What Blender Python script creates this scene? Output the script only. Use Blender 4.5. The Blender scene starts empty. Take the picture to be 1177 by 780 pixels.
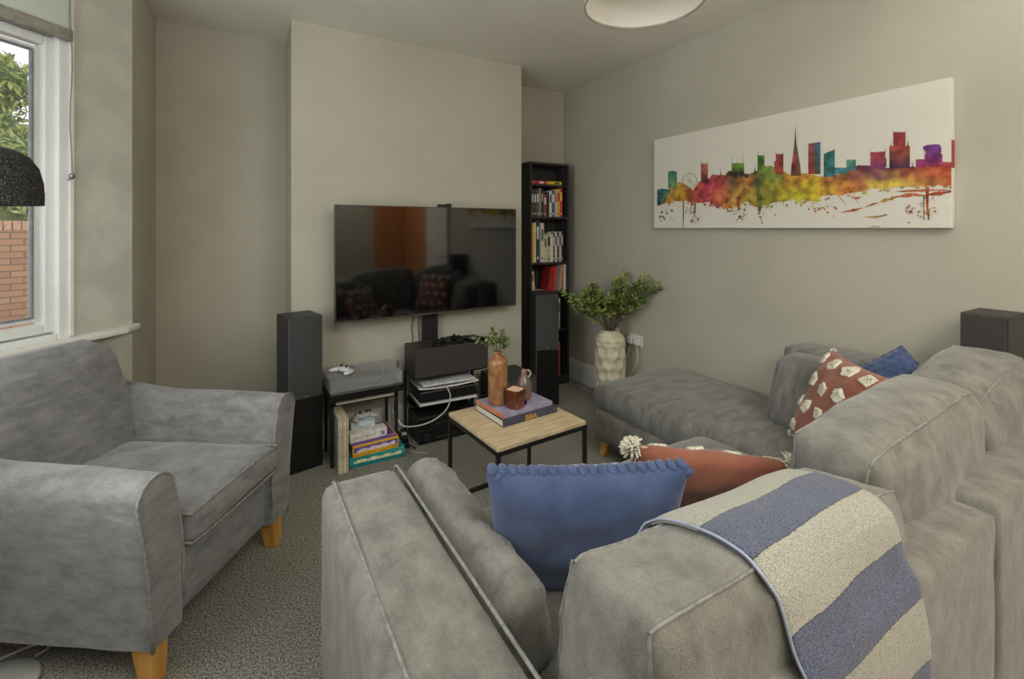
import bpy, bmesh, math, random
from mathutils import Vector, Matrix, noise
from mathutils.bvhtree import BVHTree
random.seed(7)
R = math.radians
C = bpy.context.scene.collection
sc = bpy.context.scene

# ------------------------------------------------------------------ materials
def lin(c):
    return tuple(((v/255)/12.92 if v/255 <= .04045 else ((v/255+.055)/1.055)**2.4) for v in c)+(1,)
MC = {}
def mat(name, col, rough=.7, col2=None, scale=20, bump=0, bscale=None, metal=0, sheen=0, detail=4, coat=0, trans=0, stretch=None, mid=.5, width=.25, spec=None):
    if name in MC: return MC[name]
    m = bpy.data.materials.new(name); m.use_nodes = True
    nt = m.node_tree; b = nt.nodes['Principled BSDF']
    b.inputs['Roughness'].default_value = rough; b.inputs['Metallic'].default_value = metal
    b.inputs['Base Color'].default_value = lin(col)
    if spec is not None: b.inputs['Specular IOR Level'].default_value = spec
    if sheen:
        b.inputs['Sheen Weight'].default_value = sheen; b.inputs['Sheen Roughness'].default_value = .5
    if coat: b.inputs['Coat Weight'].default_value = coat
    if trans: b.inputs['Transmission Weight'].default_value = trans
    tc = nt.nodes.new('ShaderNodeTexCoord'); src = tc.outputs['Object']
    if stretch:
        mp = nt.nodes.new('ShaderNodeMapping'); mp.inputs['Scale'].default_value = stretch
        nt.links.new(src, mp.inputs['Vector']); src = mp.outputs['Vector']
    if col2 is not None:
        n = nt.nodes.new('ShaderNodeTexNoise'); n.inputs['Scale'].default_value = scale; n.inputs['Detail'].default_value = detail
        nt.links.new(src, n.inputs['Vector'])
        r = nt.nodes.new('ShaderNodeValToRGB')
        r.color_ramp.elements[0].position = mid-width/2; r.color_ramp.elements[1].position = mid+width/2
        r.color_ramp.elements[0].color = lin(col); r.color_ramp.elements[1].color = lin(col2)
        nt.links.new(n.outputs['Fac'], r.inputs['Fac']); nt.links.new(r.outputs['Color'], b.inputs['Base Color'])
    if bump:
        n2 = nt.nodes.new('ShaderNodeTexNoise'); n2.inputs['Scale'].default_value = bscale or scale; n2.inputs['Detail'].default_value = 3
        nt.links.new(src, n2.inputs['Vector'])
        bp = nt.nodes.new('ShaderNodeBump'); bp.inputs['Strength'].default_value = bump; bp.inputs['Distance'].default_value = .004
        nt.links.new(n2.outputs['Fac'], bp.inputs['Height']); nt.links.new(bp.outputs['Normal'], b.inputs['Normal'])
    MC[name] = m; return m

def fabric(name, dark, light, scale=3.0, weave=420, bump=.35, streak=None, sheen=.3):
    """woven cloth: broad worn patches times a fine weave, with bump"""
    if name in MC: return MC[name]
    m = mat(name, dark, .92, sheen=sheen); nt = m.node_tree; b = nt.nodes['Principled BSDF']
    tc = nt.nodes.new('ShaderNodeTexCoord')
    n1 = nt.nodes.new('ShaderNodeTexNoise'); n1.inputs['Scale'].default_value = scale; n1.inputs['Detail'].default_value = 12; n1.inputs['Roughness'].default_value = .68
    src = tc.outputs['Object']
    if streak:
        mp = nt.nodes.new('ShaderNodeMapping'); mp.inputs['Scale'].default_value = streak; nt.links.new(src, mp.inputs['Vector']); nt.links.new(mp.outputs['Vector'], n1.inputs['Vector'])
    else: nt.links.new(src, n1.inputs['Vector'])
    n2 = nt.nodes.new('ShaderNodeTexNoise'); n2.inputs['Scale'].default_value = weave; n2.inputs['Detail'].default_value = 1
    nt.links.new(src, n2.inputs['Vector'])
    ad = nt.nodes.new('ShaderNodeMath'); ad.operation = 'MULTIPLY_ADD'; ad.inputs[1].default_value = .28
    nt.links.new(n2.outputs['Fac'], ad.inputs[0]); nt.links.new(n1.outputs['Fac'], ad.inputs[2])
    r = nt.nodes.new('ShaderNodeValToRGB'); r.color_ramp.elements[0].position = .44; r.color_ramp.elements[1].position = .86
    r.color_ramp.elements[0].color = lin(dark); r.color_ramp.elements[1].color = lin(light)
    nt.links.new(ad.outputs[0], r.inputs['Fac']); nt.links.new(r.outputs['Color'], b.inputs['Base Color'])
    bp = nt.nodes.new('ShaderNodeBump'); bp.inputs['Strength'].default_value = bump; bp.inputs['Distance'].default_value = .003
    n4 = nt.nodes.new('ShaderNodeTexNoise'); n4.inputs['Scale'].default_value = 38; n4.inputs['Detail'].default_value = 4
    nt.links.new(src, n4.inputs['Vector']); am = nt.nodes.new('ShaderNodeMath'); am.operation = 'MULTIPLY_ADD'; am.inputs[1].default_value = 1.2
    nt.links.new(n4.outputs['Fac'], am.inputs[0]); nt.links.new(n2.outputs['Fac'], am.inputs[2])
    nt.links.new(am.outputs[0], bp.inputs['Height']); nt.links.new(bp.outputs['Normal'], b.inputs['Normal'])
    return m

WALL = mat('wall_paint', (177,173,158), .9, (184,180,165), 2, .04, 60)
WALLC = mat('chimney_paint', (184,181,165), .9, (190,187,172), 2, .04, 60)
WALLP = mat('plaster_paint', (180,179,167), .85, (194,193,181), 7, .1, 40)
CEIL = mat('ceiling_paint', (226,223,210), .95, (231,228,216), 2, .03, 60)
WHITE = mat('white_gloss_paint', (215,216,208), .35, (222,223,216), 5)
UPVC = mat('white_window_plastic', (222,225,222), .3, (228,230,228), 4)
CARPET = mat('carpet_pile', (62,61,56), 1, (184,181,169), 150, .9, 200, detail=4, mid=.5, width=.34)
CHAIRF = fabric('armchair_chenille', (97,98,99), (148,148,148), 10, 330, .5, (1,1,2.6))
SOFAF = fabric('sofa_chenille', (93,92,86), (142,140,132), 11, 330, .55, (1.6,1.2,1))
SOFAD = fabric('sofa_chenille_top', (82,81,77), (134,133,127), 9.0, 330, .5, (1,2.4,1))
PIPE = mat('piping', (122,122,118), .9, (146,146,141), 60)
OAK = mat('pale_oak_leg', (196,140,62), .45, (214,160,84), 18, .05, stretch=(1,1,.2))
TABLEWOOD = mat('ash_table_board', (186,165,130), .5, (212,194,160), 9, .04, stretch=(1,7,1))
BLACKM = mat('black_powder_metal', (24,24,25), .45, (32,32,33), 60)
BLACKP = mat('black_plastic', (16,16,17), .35, (24,24,25), 40)
BLACKV = mat('black_ash_vinyl', (40,41,42), .5, (54,55,56), 60, stretch=(1,1,.1))
GRILLE = mat('speaker_grille_cloth', (52,53,54), .9, (74,76,77), 500, .3, 500)
CENTREV = mat('dark_wood_vinyl', (46,42,40), .5, (64,59,56), 25, stretch=(1,1,8))
SCREEN = mat('tv_screen_glass', (7,7,8), .06, coat=.6, spec=.9)
SILVER = mat('brushed_metal', (150,150,150), .35, metal=1)
BLUEF = fabric('blue_cotton', (46,62,98), (80,98,138), 6, 300, .3)
TERRA = fabric('terracotta_linen', (118,68,50), (162,98,76), 5, 320, .25)
TUFT = mat('cream_tufting', (196,190,168), 1, (238,233,214), 140, 1, 160)
CREAMF = mat('cream_ceramic', (196,188,160), .55, (224,217,190), 20, .1)
LEAF = mat('leaf_green', (78,100,42), .6, (158,174,92), 14, detail=2)
LEAF2 = mat('sprig_green', (92,106,62), .6, (142,150,96), 40)
STEM = mat('brown_stem', (72,58,40), .8, (96,80,56), 40)
STONEW = mat('salt_glazed_stoneware', (132,88,56), .35, (172,124,84), 30, .05, coat=.3)
SPECKLE = mat('black_speckled_felt', (18,18,19), .95, (112,110,106), 330, .5, 330, mid=.6, width=.12)
WHITEP = mat('white_plastic', (214,214,212), .35, (222,222,220), 20)
GREYP = mat('grey_lamp_base_enamel', (176,178,172), .4, (184,186,180), 10)
CABLEW = mat('white_cable', (200,198,188), .5, (208,206,196), 20)
PAPER = mat('book_pages', (206,200,182), .8, (222,216,198), 200, stretch=(1,1,30))
CANVASW = mat('white_canvas', (214,210,198), .85, (222,218,206), 300, .15, 400)
SHADEF = mat('pendant_cotton', (232,228,216), .8, (238,234,224), 200)
def glassmat(name, col, a):
    m = bpy.data.materials.new(name); m.use_nodes = True; nt = m.node_tree
    b = nt.nodes['Principled BSDF']; out = nt.nodes['Material Output']
    b.inputs['Base Color'].default_value = lin(col); b.inputs['Roughness'].default_value = .05
    t = nt.nodes.new('ShaderNodeBsdfTransparent'); t.inputs['Color'].default_value = (1,1,1,1)
    mx = nt.nodes.new('ShaderNodeMixShader'); mx.inputs['Fac'].default_value = a
    nt.links.new(t.outputs[0], mx.inputs[1]); nt.links.new(b.outputs[0], mx.inputs[2]); nt.links.new(mx.outputs[0], out.inputs['Surface'])
    return m
PANE = glassmat('window_glass', (200,210,210), .06)
LID = glassmat('smoked_acrylic', (190,192,192), .27)
GLASSBLK = mat('black_glass', (8,8,9), .08)
AMBER = mat('amber_glass', (82,42,26), .12, (118,62,38), 8, coat=.6)
WAX = mat('candle_wax', (226,196,168), .5, (232,204,178), 10)
def colour(rgb, rough=.6):
    return mat('paint_%d_%d_%d' % tuple(rgb), rgb, rough, tuple(min(255, int(v*1.12+4)) for v in rgb), 30)

# ------------------------------------------------------------------ mesh building
class MB:
    def __init__(s): s.v = []; s.f = []
    def add(s, vs, fs, M=None):
        o = len(s.v); s.v += [(M @ Vector(p)) if M else Vector(p) for p in vs]; s.f += [tuple(i+o for i in f) for f in fs]; return s
    def box(s, x0, x1, y0, y1, z0, z1, M=None):
        vs = [(x0,y0,z0),(x1,y0,z0),(x1,y1,z0),(x0,y1,z0),(x0,y0,z1),(x1,y0,z1),(x1,y1,z1),(x0,y1,z1)]
        return s.add(vs, [(0,3,2,1),(4,5,6,7),(0,1,5,4),(1,2,6,5),(2,3,7,6),(3,0,4,7)], M)
    def loft(s, rings, cap=True, closed=True, M=None):
        n = len(rings[0]); vs = [p for r in rings for p in r]; fs = []
        for i in range(len(rings)-1):
            for j in range(n if closed else n-1):
                a = i*n+j; b = i*n+(j+1) % n; fs.append((a, b, b+n, a+n))
        if cap: fs.append(tuple(range(n))[::-1]); fs.append(tuple(range((len(rings)-1)*n, len(rings)*n)))
        return s.add(vs, fs, M)
    def tube(s, pts, r, n=8, M=None, cap=True):
        pts = [Vector(p) for p in pts]; rr = r if isinstance(r, (list, tuple)) else [r]*len(pts)
        rings = []; up = None
        for i, p in enumerate(pts):
            t = (pts[min(i+1, len(pts)-1)]-pts[max(i-1, 0)]).normalized()
            if up is None: up = Vector((0,0,1)) if abs(t.z) < .9 else Vector((1,0,0))
            a = t.cross(up).normalized(); b = a.cross(t).normalized(); up = b
            rings.append([p+rr[i]*(math.cos(2*math.pi*k/n)*a+math.sin(2*math.pi*k/n)*b) for k in range(n)])
        return s.loft(rings, cap, True, M)
    def lathe(s, prof, n=24, M=None, cap=True, fn=None):
        rings = [[((r+(fn(k/n, z) if fn else 0))*math.cos(2*math.pi*k/n), (r+(fn(k/n, z) if fn else 0))*math.sin(2*math.pi*k/n), z) for k in range(n)] for r, z in prof]
        return s.loft(rings, cap, True, M)
    def prism(s, pts, h, axis='z', M=None):
        n = len(pts)
        if axis == 'z': vs = [(x,y,0) for x, y in pts]+[(x,y,h) for x, y in pts]
        elif axis == 'x': vs = [(0,x,y) for x, y in pts]+[(h,x,y) for x, y in pts]
        else: vs = [(x,0,y) for x, y in pts]+[(x,h,y) for x, y in pts]
        return s.add(vs, [tuple(range(n))[::-1], tuple(range(n, 2*n))]+[(i, (i+1) % n, n+(i+1) % n, n+i) for i in range(n)], M)
    def ball(s, c, r, n=10, M=None):
        rx, ry, rz = r if isinstance(r, (tuple, list)) else (r,r,r); vs = []; fs = []
        for i in range(n+1):
            th = math.pi*i/n
            for j in range(2*n):
                ph = math.pi*j/n
                vs.append((c[0]+rx*math.sin(th)*math.cos(ph), c[1]+ry*math.sin(th)*math.sin(ph), c[2]+rz*math.cos(th)))
        for i in range(n):
            for j in range(2*n):
                a = i*2*n+j; b = i*2*n+(j+1) % (2*n); fs.append((a, a+2*n, b+2*n, b))
        return s.add(vs, fs, M)
    def build(s, name, m, parent=None, smooth=False, bevel=0, seg=2, sub=0, merge=False, autos=None):
        me = bpy.data.meshes.new(name); me.from_pydata([tuple(v) for v in s.v], [], s.f)
        bm = bmesh.new(); bm.from_mesh(me)
        if merge: bmesh.ops.remove_doubles(bm, verts=bm.verts, dist=1e-5)
        bmesh.ops.recalc_face_normals(bm, faces=bm.faces); bm.to_mesh(me); bm.free()
        o = bpy.data.objects.new(name, me); C.objects.link(o)
        if m: me.materials.append(m)
        if smooth:
            for p in me.polygons: p.use_smooth = True
            if autos:
                me.set_sharp_from_angle(angle=R(autos))
        if bevel:
            b = o.modifiers.new('bevel', 'BEVEL'); b.width = bevel; b.segments = seg; b.limit_method = 'ANGLE'; b.angle_limit = R(35)
        if sub:
            b = o.modifiers.new('sub', 'SUBSURF'); b.levels = sub; b.render_levels = sub
        if parent: o.parent = parent
        return o

def tag(o, label=None, cat=None, group=None, kind=None):
    if label: o['label'] = label
    if cat: o['category'] = cat
    if group: o['group'] = group
    if kind: o['kind'] = kind
    return o
def thing(name, label, cat, loc=(0,0,0), rz=0, group=None):
    o = bpy.data.objects.new(name, None); C.objects.link(o); o.empty_display_size = .1
    o.location = loc; o.rotation_euler = (0,0,rz); return tag(o, label, cat, group)
def struct(name, mb, m, parent=None, **k):
    o = mb.build(name, m, parent, **k)
    if not parent: o['kind'] = 'structure'
    return o
def copy_thing(o, label, loc=None, rz=None):
    c = o.copy(); C.objects.link(c)
    for ch in list(o.children):
        d = ch.copy(); C.objects.link(d); d.parent = c
        for g in list(ch.children):
            e = g.copy(); C.objects.link(e); e.parent = d
    c['label'] = label
    if loc is not None: c.location = loc
    if rz is not None: c.rotation_euler = (0,0,rz)
    return c
def nz(p, s=1.0, seed=0): return noise.noise(Vector(p)*s+Vector((seed*7.3, seed*3.1, seed*1.7)))
def frame(c, right, up):
    r = Vector(right).normalized(); n = r.cross(Vector(up)).normalized(); u = n.cross(r).normalized()   # n = local +Y (away from the viewer)
    M = Matrix.Identity(4)
    for i in range(3): M[i][0] = r[i]; M[i][1] = -n[i] if False else (u.cross(r))[i]; M[i][2] = u[i]; M[i][3] = c[i]
    return M

def grid_box(hx, hy, hz, step=.03):
    """surface points of a box as a shared-vertex grid"""
    mb = MB(); n = [max(3, int(2*h/step)) for h in (hx, hy, hz)]; h = (hx, hy, hz)
    for ax in range(3):
        a, b = (ax+1) % 3, (ax+2) % 3
        for sgn in (-1, 1):
            vs = []; fs = []
            for i in range(n[a]+1):
                for j in range(n[b]+1):
                    p = [0,0,0]; p[ax] = sgn*h[ax]
                    p[a] = -h[a]+2*h[a]*i/n[a]; p[b] = -h[b]+2*h[b]*j/n[b]; vs.append(tuple(p))
            w = n[b]+1
            for i in range(n[a]):
                for j in range(n[b]): fs.append((i*w+j, (i+1)*w+j, (i+1)*w+j+1, i*w+j+1))
            mb.add(vs, fs)
    return mb
def soft_box(x0, x1, y0, y1, z0, z1, r=.03, bulge=(0,0,0), wr=0, wscale=9, seed=0, step=.03, post=None, wst=(1,1,1)):
    """upholstered block: rounded edges, bulging faces, wrinkles"""
    c = Vector(((x0+x1)/2, (y0+y1)/2, (z0+z1)/2)); h = Vector(((x1-x0)/2, (y1-y0)/2, (z1-z0)/2))
    g = grid_box(h.x, h.y, h.z, step); out = []
    for q in g.v:
        k = Vector([max(-(h[i]-r), min(h[i]-r, q[i])) for i in range(3)]); d = q-k
        nrm = d.normalized() if d.length > 1e-9 else Vector((0,0,1))
        p = k+nrm*r
        f = [max(0, 1-(q[i]/h[i])**2) for i in range(3)]
        sh = [1 if q[i] > 0 else -1 for i in range(3)]
        e = [abs(q[i])/h[i] for i in range(3)]
        for i in range(3):
            j, l = (i+1) % 3, (i+2) % 3
            p[i] += bulge[i]*(q[i]/h[i])*(f[j]*f[l])**.6
        if wr:
            w = Vector((q.x*wst[0], q.y*wst[1], q.z*wst[2]))
            p += nrm*wr*(noise.noise(w*wscale+Vector((seed*5.1,seed,0)))+.5*noise.noise(w*wscale*2.7+Vector((0,seed*3,1))))
        if post: p = post(p, q, h)
        out.append(p+c)
    g.v = out; return g

# scatter cushion -----------------------------------------------------------
def pil(u, v, side, w, h, t, seed=0, wr=.006, pinch=.07):
    x = w/2*u*(1-pinch*(1-v*v)); z = h/2*v*(1-pinch*(1-u*u))
    th = t/2*max(0, (1-u**4)*(1-v**4))**.5*(.72+.28*math.cos(u*1.2)*math.cos(v*1.2))
    th += wr*nz((u*2, v*2, side), 1.6, seed)*max(0, (1-u*u)*(1-v*v))**.3
    return Vector((x, side*th, z))
def pillow(w, h, t, n=30, seed=0, wr=.012, fn=None):
    mb = MB()
    for side in (-1, 1):
        vs = []; fs = []
        for i in range(n+1):
            for j in range(n+1):
                u = -1+2*i/n; v = -1+2*j/n
                u = math.sin(u*math.pi/2*.999)/math.sin(math.pi/2*.999); v = math.sin(v*math.pi/2*.999)/math.sin(math.pi/2*.999)
                p = pil(u, v, side, w, h, t, seed, wr)
                if fn: p = fn(p, u, v, side)
                vs.append(p)
        for i in range(n):
            for j in range(n): fs.append((i*(n+1)+j, (i+1)*(n+1)+j, (i+1)*(n+1)+j+1, i*(n+1)+j+1))
        mb.add(vs, fs)
    return mb

# ------------------------------------------------------------------ room shell
H = 2.69; XR = 2.68; YB = 3.60; YC = 3.18; XL = -.45; YR = -1.5; XS = -1.0
def wall(name, mb, m=WALL): return struct(name, mb, m)
struct('floor', MB().box(-2.2, XR+.1, YR-.1, YB+.1, -.08, 0), CARPET)
struct('ceiling', MB().box(-2.2, XR+.1, YR-.1, YB+.1, H, H+.08), CEIL)
wall('wall_right', MB().box(XR, XR+.1, YR-.1, YB+.1, 0, H))
wall('wall_back', MB().box(XL-.1, XR, YB, YB+.1, 0, H))
wall('wall_chimney_breast', MB().box(.275, 1.945, YC, YB, 0, H), WALLC)
wall('wall_left', MB().box(XL-.1, XL, 2.87, YB, 0, H))
# bay: splayed side with its window, front with a wide window, near splay, left wall towards the camera
P0 = Vector((XL, 2.87, 0)); dS = Vector((-.67, -.742, 0)).normalized(); nS = Vector((-dS.y, dS.x, 0))   # nS points outwards? fixed below
if nS.x > 0: nS = -nS
LS = .95; SILL = .95; HEAD = 2.25
def bayM(P, d):
    n = Vector((-d.y, d.x, 0));
    M = Matrix.Identity(4)
    for i in range(3): M[i][0] = d[i]; M[i][1] = n[i]; M[i][2] = (0,0,1)[i]; M[i][3] = P[i]
    return M
def bay_panel(tagname, P, d, L, w0, w1, win, sgn, mull=()):
    """wall run of length L from P along d with a window from w0 to w1; local +Y*sgn is outdoors"""
    M = bayM(P, d)
    y = lambda a, b: (min(a*sgn, b*sgn), max(a*sgn, b*sgn))
    a, b = y(0, .12); mb = MB()
    mb.box(0, w0, a, b, 0, H, M); mb.box(w1, L, a, b, 0, H, M); mb.box(w0, w1, a, b, 0, SILL-.04, M); mb.box(w0, w1, a, b, HEAD, H, M)
    wall('wall_'+tagname, mb, WALLP)
    a, b = y(.0, .09); fm = MB()
    fw = .075
    def ring(mb, x0, x1, z0, z1, t, a, b):
        mb.box(x0, x0+t, a, b, z0, z1, M); mb.box(x1-t, x1, a, b, z0, z1, M); mb.box(x0+t, x1-t, a, b, z0, z0+t, M); mb.box(x0+t, x1-t, a, b, z1-t, z1, M)
    fr = MB(); ring(fr, w0, w1, SILL-.04, HEAD, .048, a, b)
    f = struct('window_%d' % win, fr, UPVC, bevel=.006)
    edges = [w0+.046]+list(mull)+[w1-.055]
    for i in range(len(edges)-1):
        s_ = MB(); a2, b2 = y(.02, .075); ring(s_, edges[i], edges[i+1], SILL+.015, HEAD-.055, .038, a2, b2)
        a3, b3 = y(.035, .06); ring(s_, edges[i]+.05, edges[i+1]-.05, SILL+.065, HEAD-.105, .018, a3, b3)
        s_.build('window_sash', UPVC, f, bevel=.005)
        gk = MB(); a3, b3 = y(.03, .045); ring(gk, edges[i]+.066, edges[i+1]-.066, SILL+.081, HEAD-.121, .008, a3, b3); gk.build('rubber_gasket', colour((116,118,122)), f)
        p_ = MB(); a4, b4 = y(.045, .05); p_.box(edges[i]+.06, edges[i+1]-.06, a4, b4, SILL+.075, HEAD-.115, M); p_.build('window_pane', PANE, f)
    return M
Mb = bay_panel('bay_far', P0, dS, LS, .262, LS-.02, 1, -1 if (Vector((-dS.y, dS.x, 0)).x > 0) else 1)
P1 = P0+dS*LS
P2 = Vector((P1.x, .75, 0))
bay_panel('bay_front', P1, Vector((0,-1,0)), P1.y-.75, .06, P1.y-.75-.06, 2, -1, mull=[(P1.y-.75)/2])
dN = Vector((.67, -.742, 0)).normalized()
bay_panel('bay_near', P2, dN, LS, .06, LS-.262, 3, -1)
P3 = P2+dN*LS
wall('wall_left_near', MB().box(XL-.1, XL, YR, P3.y, 0, H))
wall('wall_behind_camera', MB().box(-.55, .5, YR-.1, YR, 0, H).box(1.35, XR, YR-.1, YR, 0, H).box(.5, 1.35, YR-.1, YR, 2.05, H))
# door behind the camera, with a warm hallway wall seen only in reflections
d1 = struct('door_1', MB().box(XR-.045, XR, -.55, .15, 0, 2.0), WHITE, bevel=.004)
struct('trim_3', MB().box(2.15, XR-.001, YR, YR+.02, 0, 2.3).box(XR-.02, XR-.001, YR+.02, -.56, 0, 2.3), colour((176,116,66)))
MB().tube([(XR-.045,.08,1.0),(XR-.09,.08,1.0),(XR-.09,-.03,1.0)], .009).build('door_handle', SILVER, d1, smooth=True)
wall('wall_hallway', MB().box(-.2, 2.2, YR-1.3, YR-1.25, 0, H), colour((206,140,70)))
struct('floor_hallway', MB().box(-.2, 2.2, YR-1.3, YR-.1, -.08, 0), CARPET)
# window sill: splay + return round the corner
a0 = Mb
so = -1 if (Vector((-dS.y, dS.x, 0)).x > 0) else 1
def sillpt(x, y): return Mb @ Vector((x, y*so, 0))
inn = -.055
outer = [sillpt(LS+.1, .05), sillpt(0, .05)]
pts = [sillpt(LS, .05), sillpt(.0, .05), Vector((XL-.02, 2.92, 0)), Vector((XL+.03, 2.90, 0)), Vector((XL+.02, 2.855, 0)), sillpt(.06, inn), sillpt(LS, inn)]
mb = MB(); n = len(pts)
sb = MB().prism([(p.x, p.y) for p in pts], .028); sb.v = [v+Vector((0,0,SILL-.043)) for v in sb.v]
struct('trim_1', sb, WHITE, bevel=.008)
# bay window sill continuing along the front
struct('trim_2', MB().box(P1.x-.03, P1.x+.06, .78, P1.y-.02, SILL-.043, SILL-.015), WHITE, bevel=.008)
# skirting boards
def skirt(name, x0, x1, y0, y1, ax, sgn):
    mb = MB()
    if ax == 'y': # board running along y against x0 ; thickness toward sgn
        for z0, z1, t in ((0,.14,.018), (.14,.165,.022), (.165,.185,.012)): mb.box(min(x0, x0+sgn*t), max(x0, x0+sgn*t), y0, y1, z0, z1)
    else:
        for z0, z1, t in ((0,.14,.018), (.14,.165,.022), (.165,.185,.012)): mb.box(x0, x1, min(y0, y0+sgn*t), max(y0, y0+sgn*t), z0, z1)
    struct(name, mb, WHITE, bevel=.003)
skirt('baseboard_right', XR, XR, .16, YB-.02, 'y', -1)
skirt('baseboard_back_left', XL+.02, .275, YB, YB, 'x', -1)
skirt('baseboard_back_right', 1.945, 2.15, YB, YB, 'x', -1)
skirt('baseboard_chimney', .275, 1.945, YC, YC, 'x', -1)
skirt('baseboard_left', XL, XL, 2.9, YB-.02, 'y', 1)

# roller blind on the splayed window
rb = thing('roller_blind', 'white roller blind rolled halfway above the left window', 'blind', tuple(sillpt(.6, -.02)))
rb.rotation_euler = (0,0,0); org = Vector(rb.location)
def inb(mb, name, m, **k):
    mb.v = [v-org for v in mb.v]; return mb.build(name, m, rb, **k)
yy = lambda a, b: (min(a*so, b*so), max(a*so, b*so))
a, b = yy(-.022, -.019); BW0, BW1 = .272, LS-.03
inb(MB().box(BW0, BW1, a, b, 2.235, HEAD+.34, Mb), 'blind_fabric', fabric('blind_cloth', (176,186,176), (204,212,202), 2, 400, .1))
a, b = yy(-.03, -.010); inb(MB().box(BW0, BW1, a, b, 2.19, 2.24, Mb), 'bottom_bar', colour((128,125,114)), bevel=.004)
inb(MB().tube([Mb @ Vector((BW0, -.03*so, HEAD+.36)), Mb @ Vector((BW1, -.03*so, HEAD+.36))], .028, 14), 'roller_tube', WHITEP, smooth=True, autos=40)
inb(MB().tube([Mb @ Vector((.285+.005*math.sin(k), -.035*so, 2.45-k*.075)) for k in range(12)], .0022, 5), 'pull_chain', SILVER)
inb(MB().ball(Mb @ Vector((.278, -.028*so, 1.62)), (.012,.012,.012), 6).tube([Mb @ Vector((.262, -.02*so, 1.62)), Mb @ Vector((.300, -.04*so, 1.60))], .003, 5), 'chain_cleat', SILVER, smooth=True)
inb(MB().box(.255, .268, *yy(-.008, 0), SILL-.01, 2.6, Mb), 'edge_channel', WHITEP)

# ------------------------------------------------------------------ outside
GX = lambda d, px, z: None
bw = thing('garden_wall', 'red brick garden wall with a row of upright bricks on top, outside the window', 'wall', (-2.3, 7.6, 0), math.atan2(.5, .87))
def brickmat():
    m = mat('garden_brick', (186,110,76), .9); nt = m.node_tree; b = nt.nodes['Principled BSDF']
    tc = nt.nodes.new('ShaderNodeTexCoord'); sp = nt.nodes.new('ShaderNodeSeparateXYZ'); cb = nt.nodes.new('ShaderNodeCombineXYZ')
    nt.links.new(tc.outputs['Object'], sp.inputs[0]); nt.links.new(sp.outputs['X'], cb.inputs['X']); nt.links.new(sp.outputs['Z'], cb.inputs['Y'])
    br = nt.nodes.new('ShaderNodeTexBrick'); br.inputs['Scale'].default_value = 1; br.inputs['Brick Width'].default_value = .225; br.inputs['Row Height'].default_value = .075
    br.inputs['Mortar Size'].default_value = .007; br.inputs['Color1'].default_value = lin((206,158,120)); br.inputs['Color2'].default_value = lin((192,136,110)); br.inputs['Mortar'].default_value = lin((140,116,98))
    nt.links.new(cb.outputs[0], br.inputs['Vector']); nt.links.new(br.outputs['Color'], b.inputs['Base Color']); return m
MB().box(-6, 4, 0, .22, -.5, 1.37).build('brickwork', brickmat(), bw)
mb = MB()
for k in range(131): mb.box(-6+k*.0762, -6+k*.0762+.066, -.004, .224, 1.375, 1.485)
cp = mb.build('coping_bricks', colour((208,160,132)), bw)
struct('ground_outside', MB().box(-14, -2.3, -10, 26, -.6, -.5).box(-2.3, 8, 3.8, 26, -.6, -.5), colour((120,118,104)))
def leafy(mb, c, r, n, size, flat=1.0):
    for _ in range(n):
        v = Vector((random.gauss(0,1), random.gauss(0,1), random.gauss(0,1))).normalized()
        rr = random.uniform(.72, 1.03)
        p = Vector((c[0]+v.x*r[0]*rr, c[1]+v.y*r[1]*rr, c[2]+v.z*r[2]*rr)); p += Vector((1,1,1))*.12*r[0]*nz(p, 2.2)
        a = Vector((random.gauss(0,1), random.gauss(0,1), random.gauss(0,1))).normalized(); b = a.cross(v+Vector((.1,.2,.3))).normalized(); s = size*random.uniform(.6, 1.3)
        mb.add([p-a*s, p+b*s*.4, p+a*s, p-b*s*.4], [(0,1,2,3)])
def tree(loc, r, h, n, size, label, m):
    t = thing('tree', label, 'tree', (loc[0], loc[1], -.5))
    MB().tube([(0,0,0),(.05,0,h*.5),(0,.05,h)], [.16,.11,.03]).build('trunk', STEM, t, smooth=True)
    mb = MB(); core = MB()
    for k in range(7):
        cz = h*(.28+.7*k/6); sx = r*(1-.55*abs(k/6-.3))
        c = (random.uniform(-.2,.2)*r, random.uniform(-.2,.2)*r, cz)
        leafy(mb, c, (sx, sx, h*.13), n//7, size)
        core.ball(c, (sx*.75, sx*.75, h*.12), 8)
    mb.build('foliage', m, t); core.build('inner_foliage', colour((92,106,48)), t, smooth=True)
TREEM = mat('conifer_green', (112,130,50), .7, (190,196,112), 3, detail=6)
tree((-5.75, 17.2), 1.55, 5.9, 5200, .13, 'tall bushy green conifer behind the brick garden wall', TREEM)
tree((-3.5, 11.2), 1.2, 2.35, 2600, .09, 'low round green shrub just above the brick garden wall', TREEM)

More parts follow.
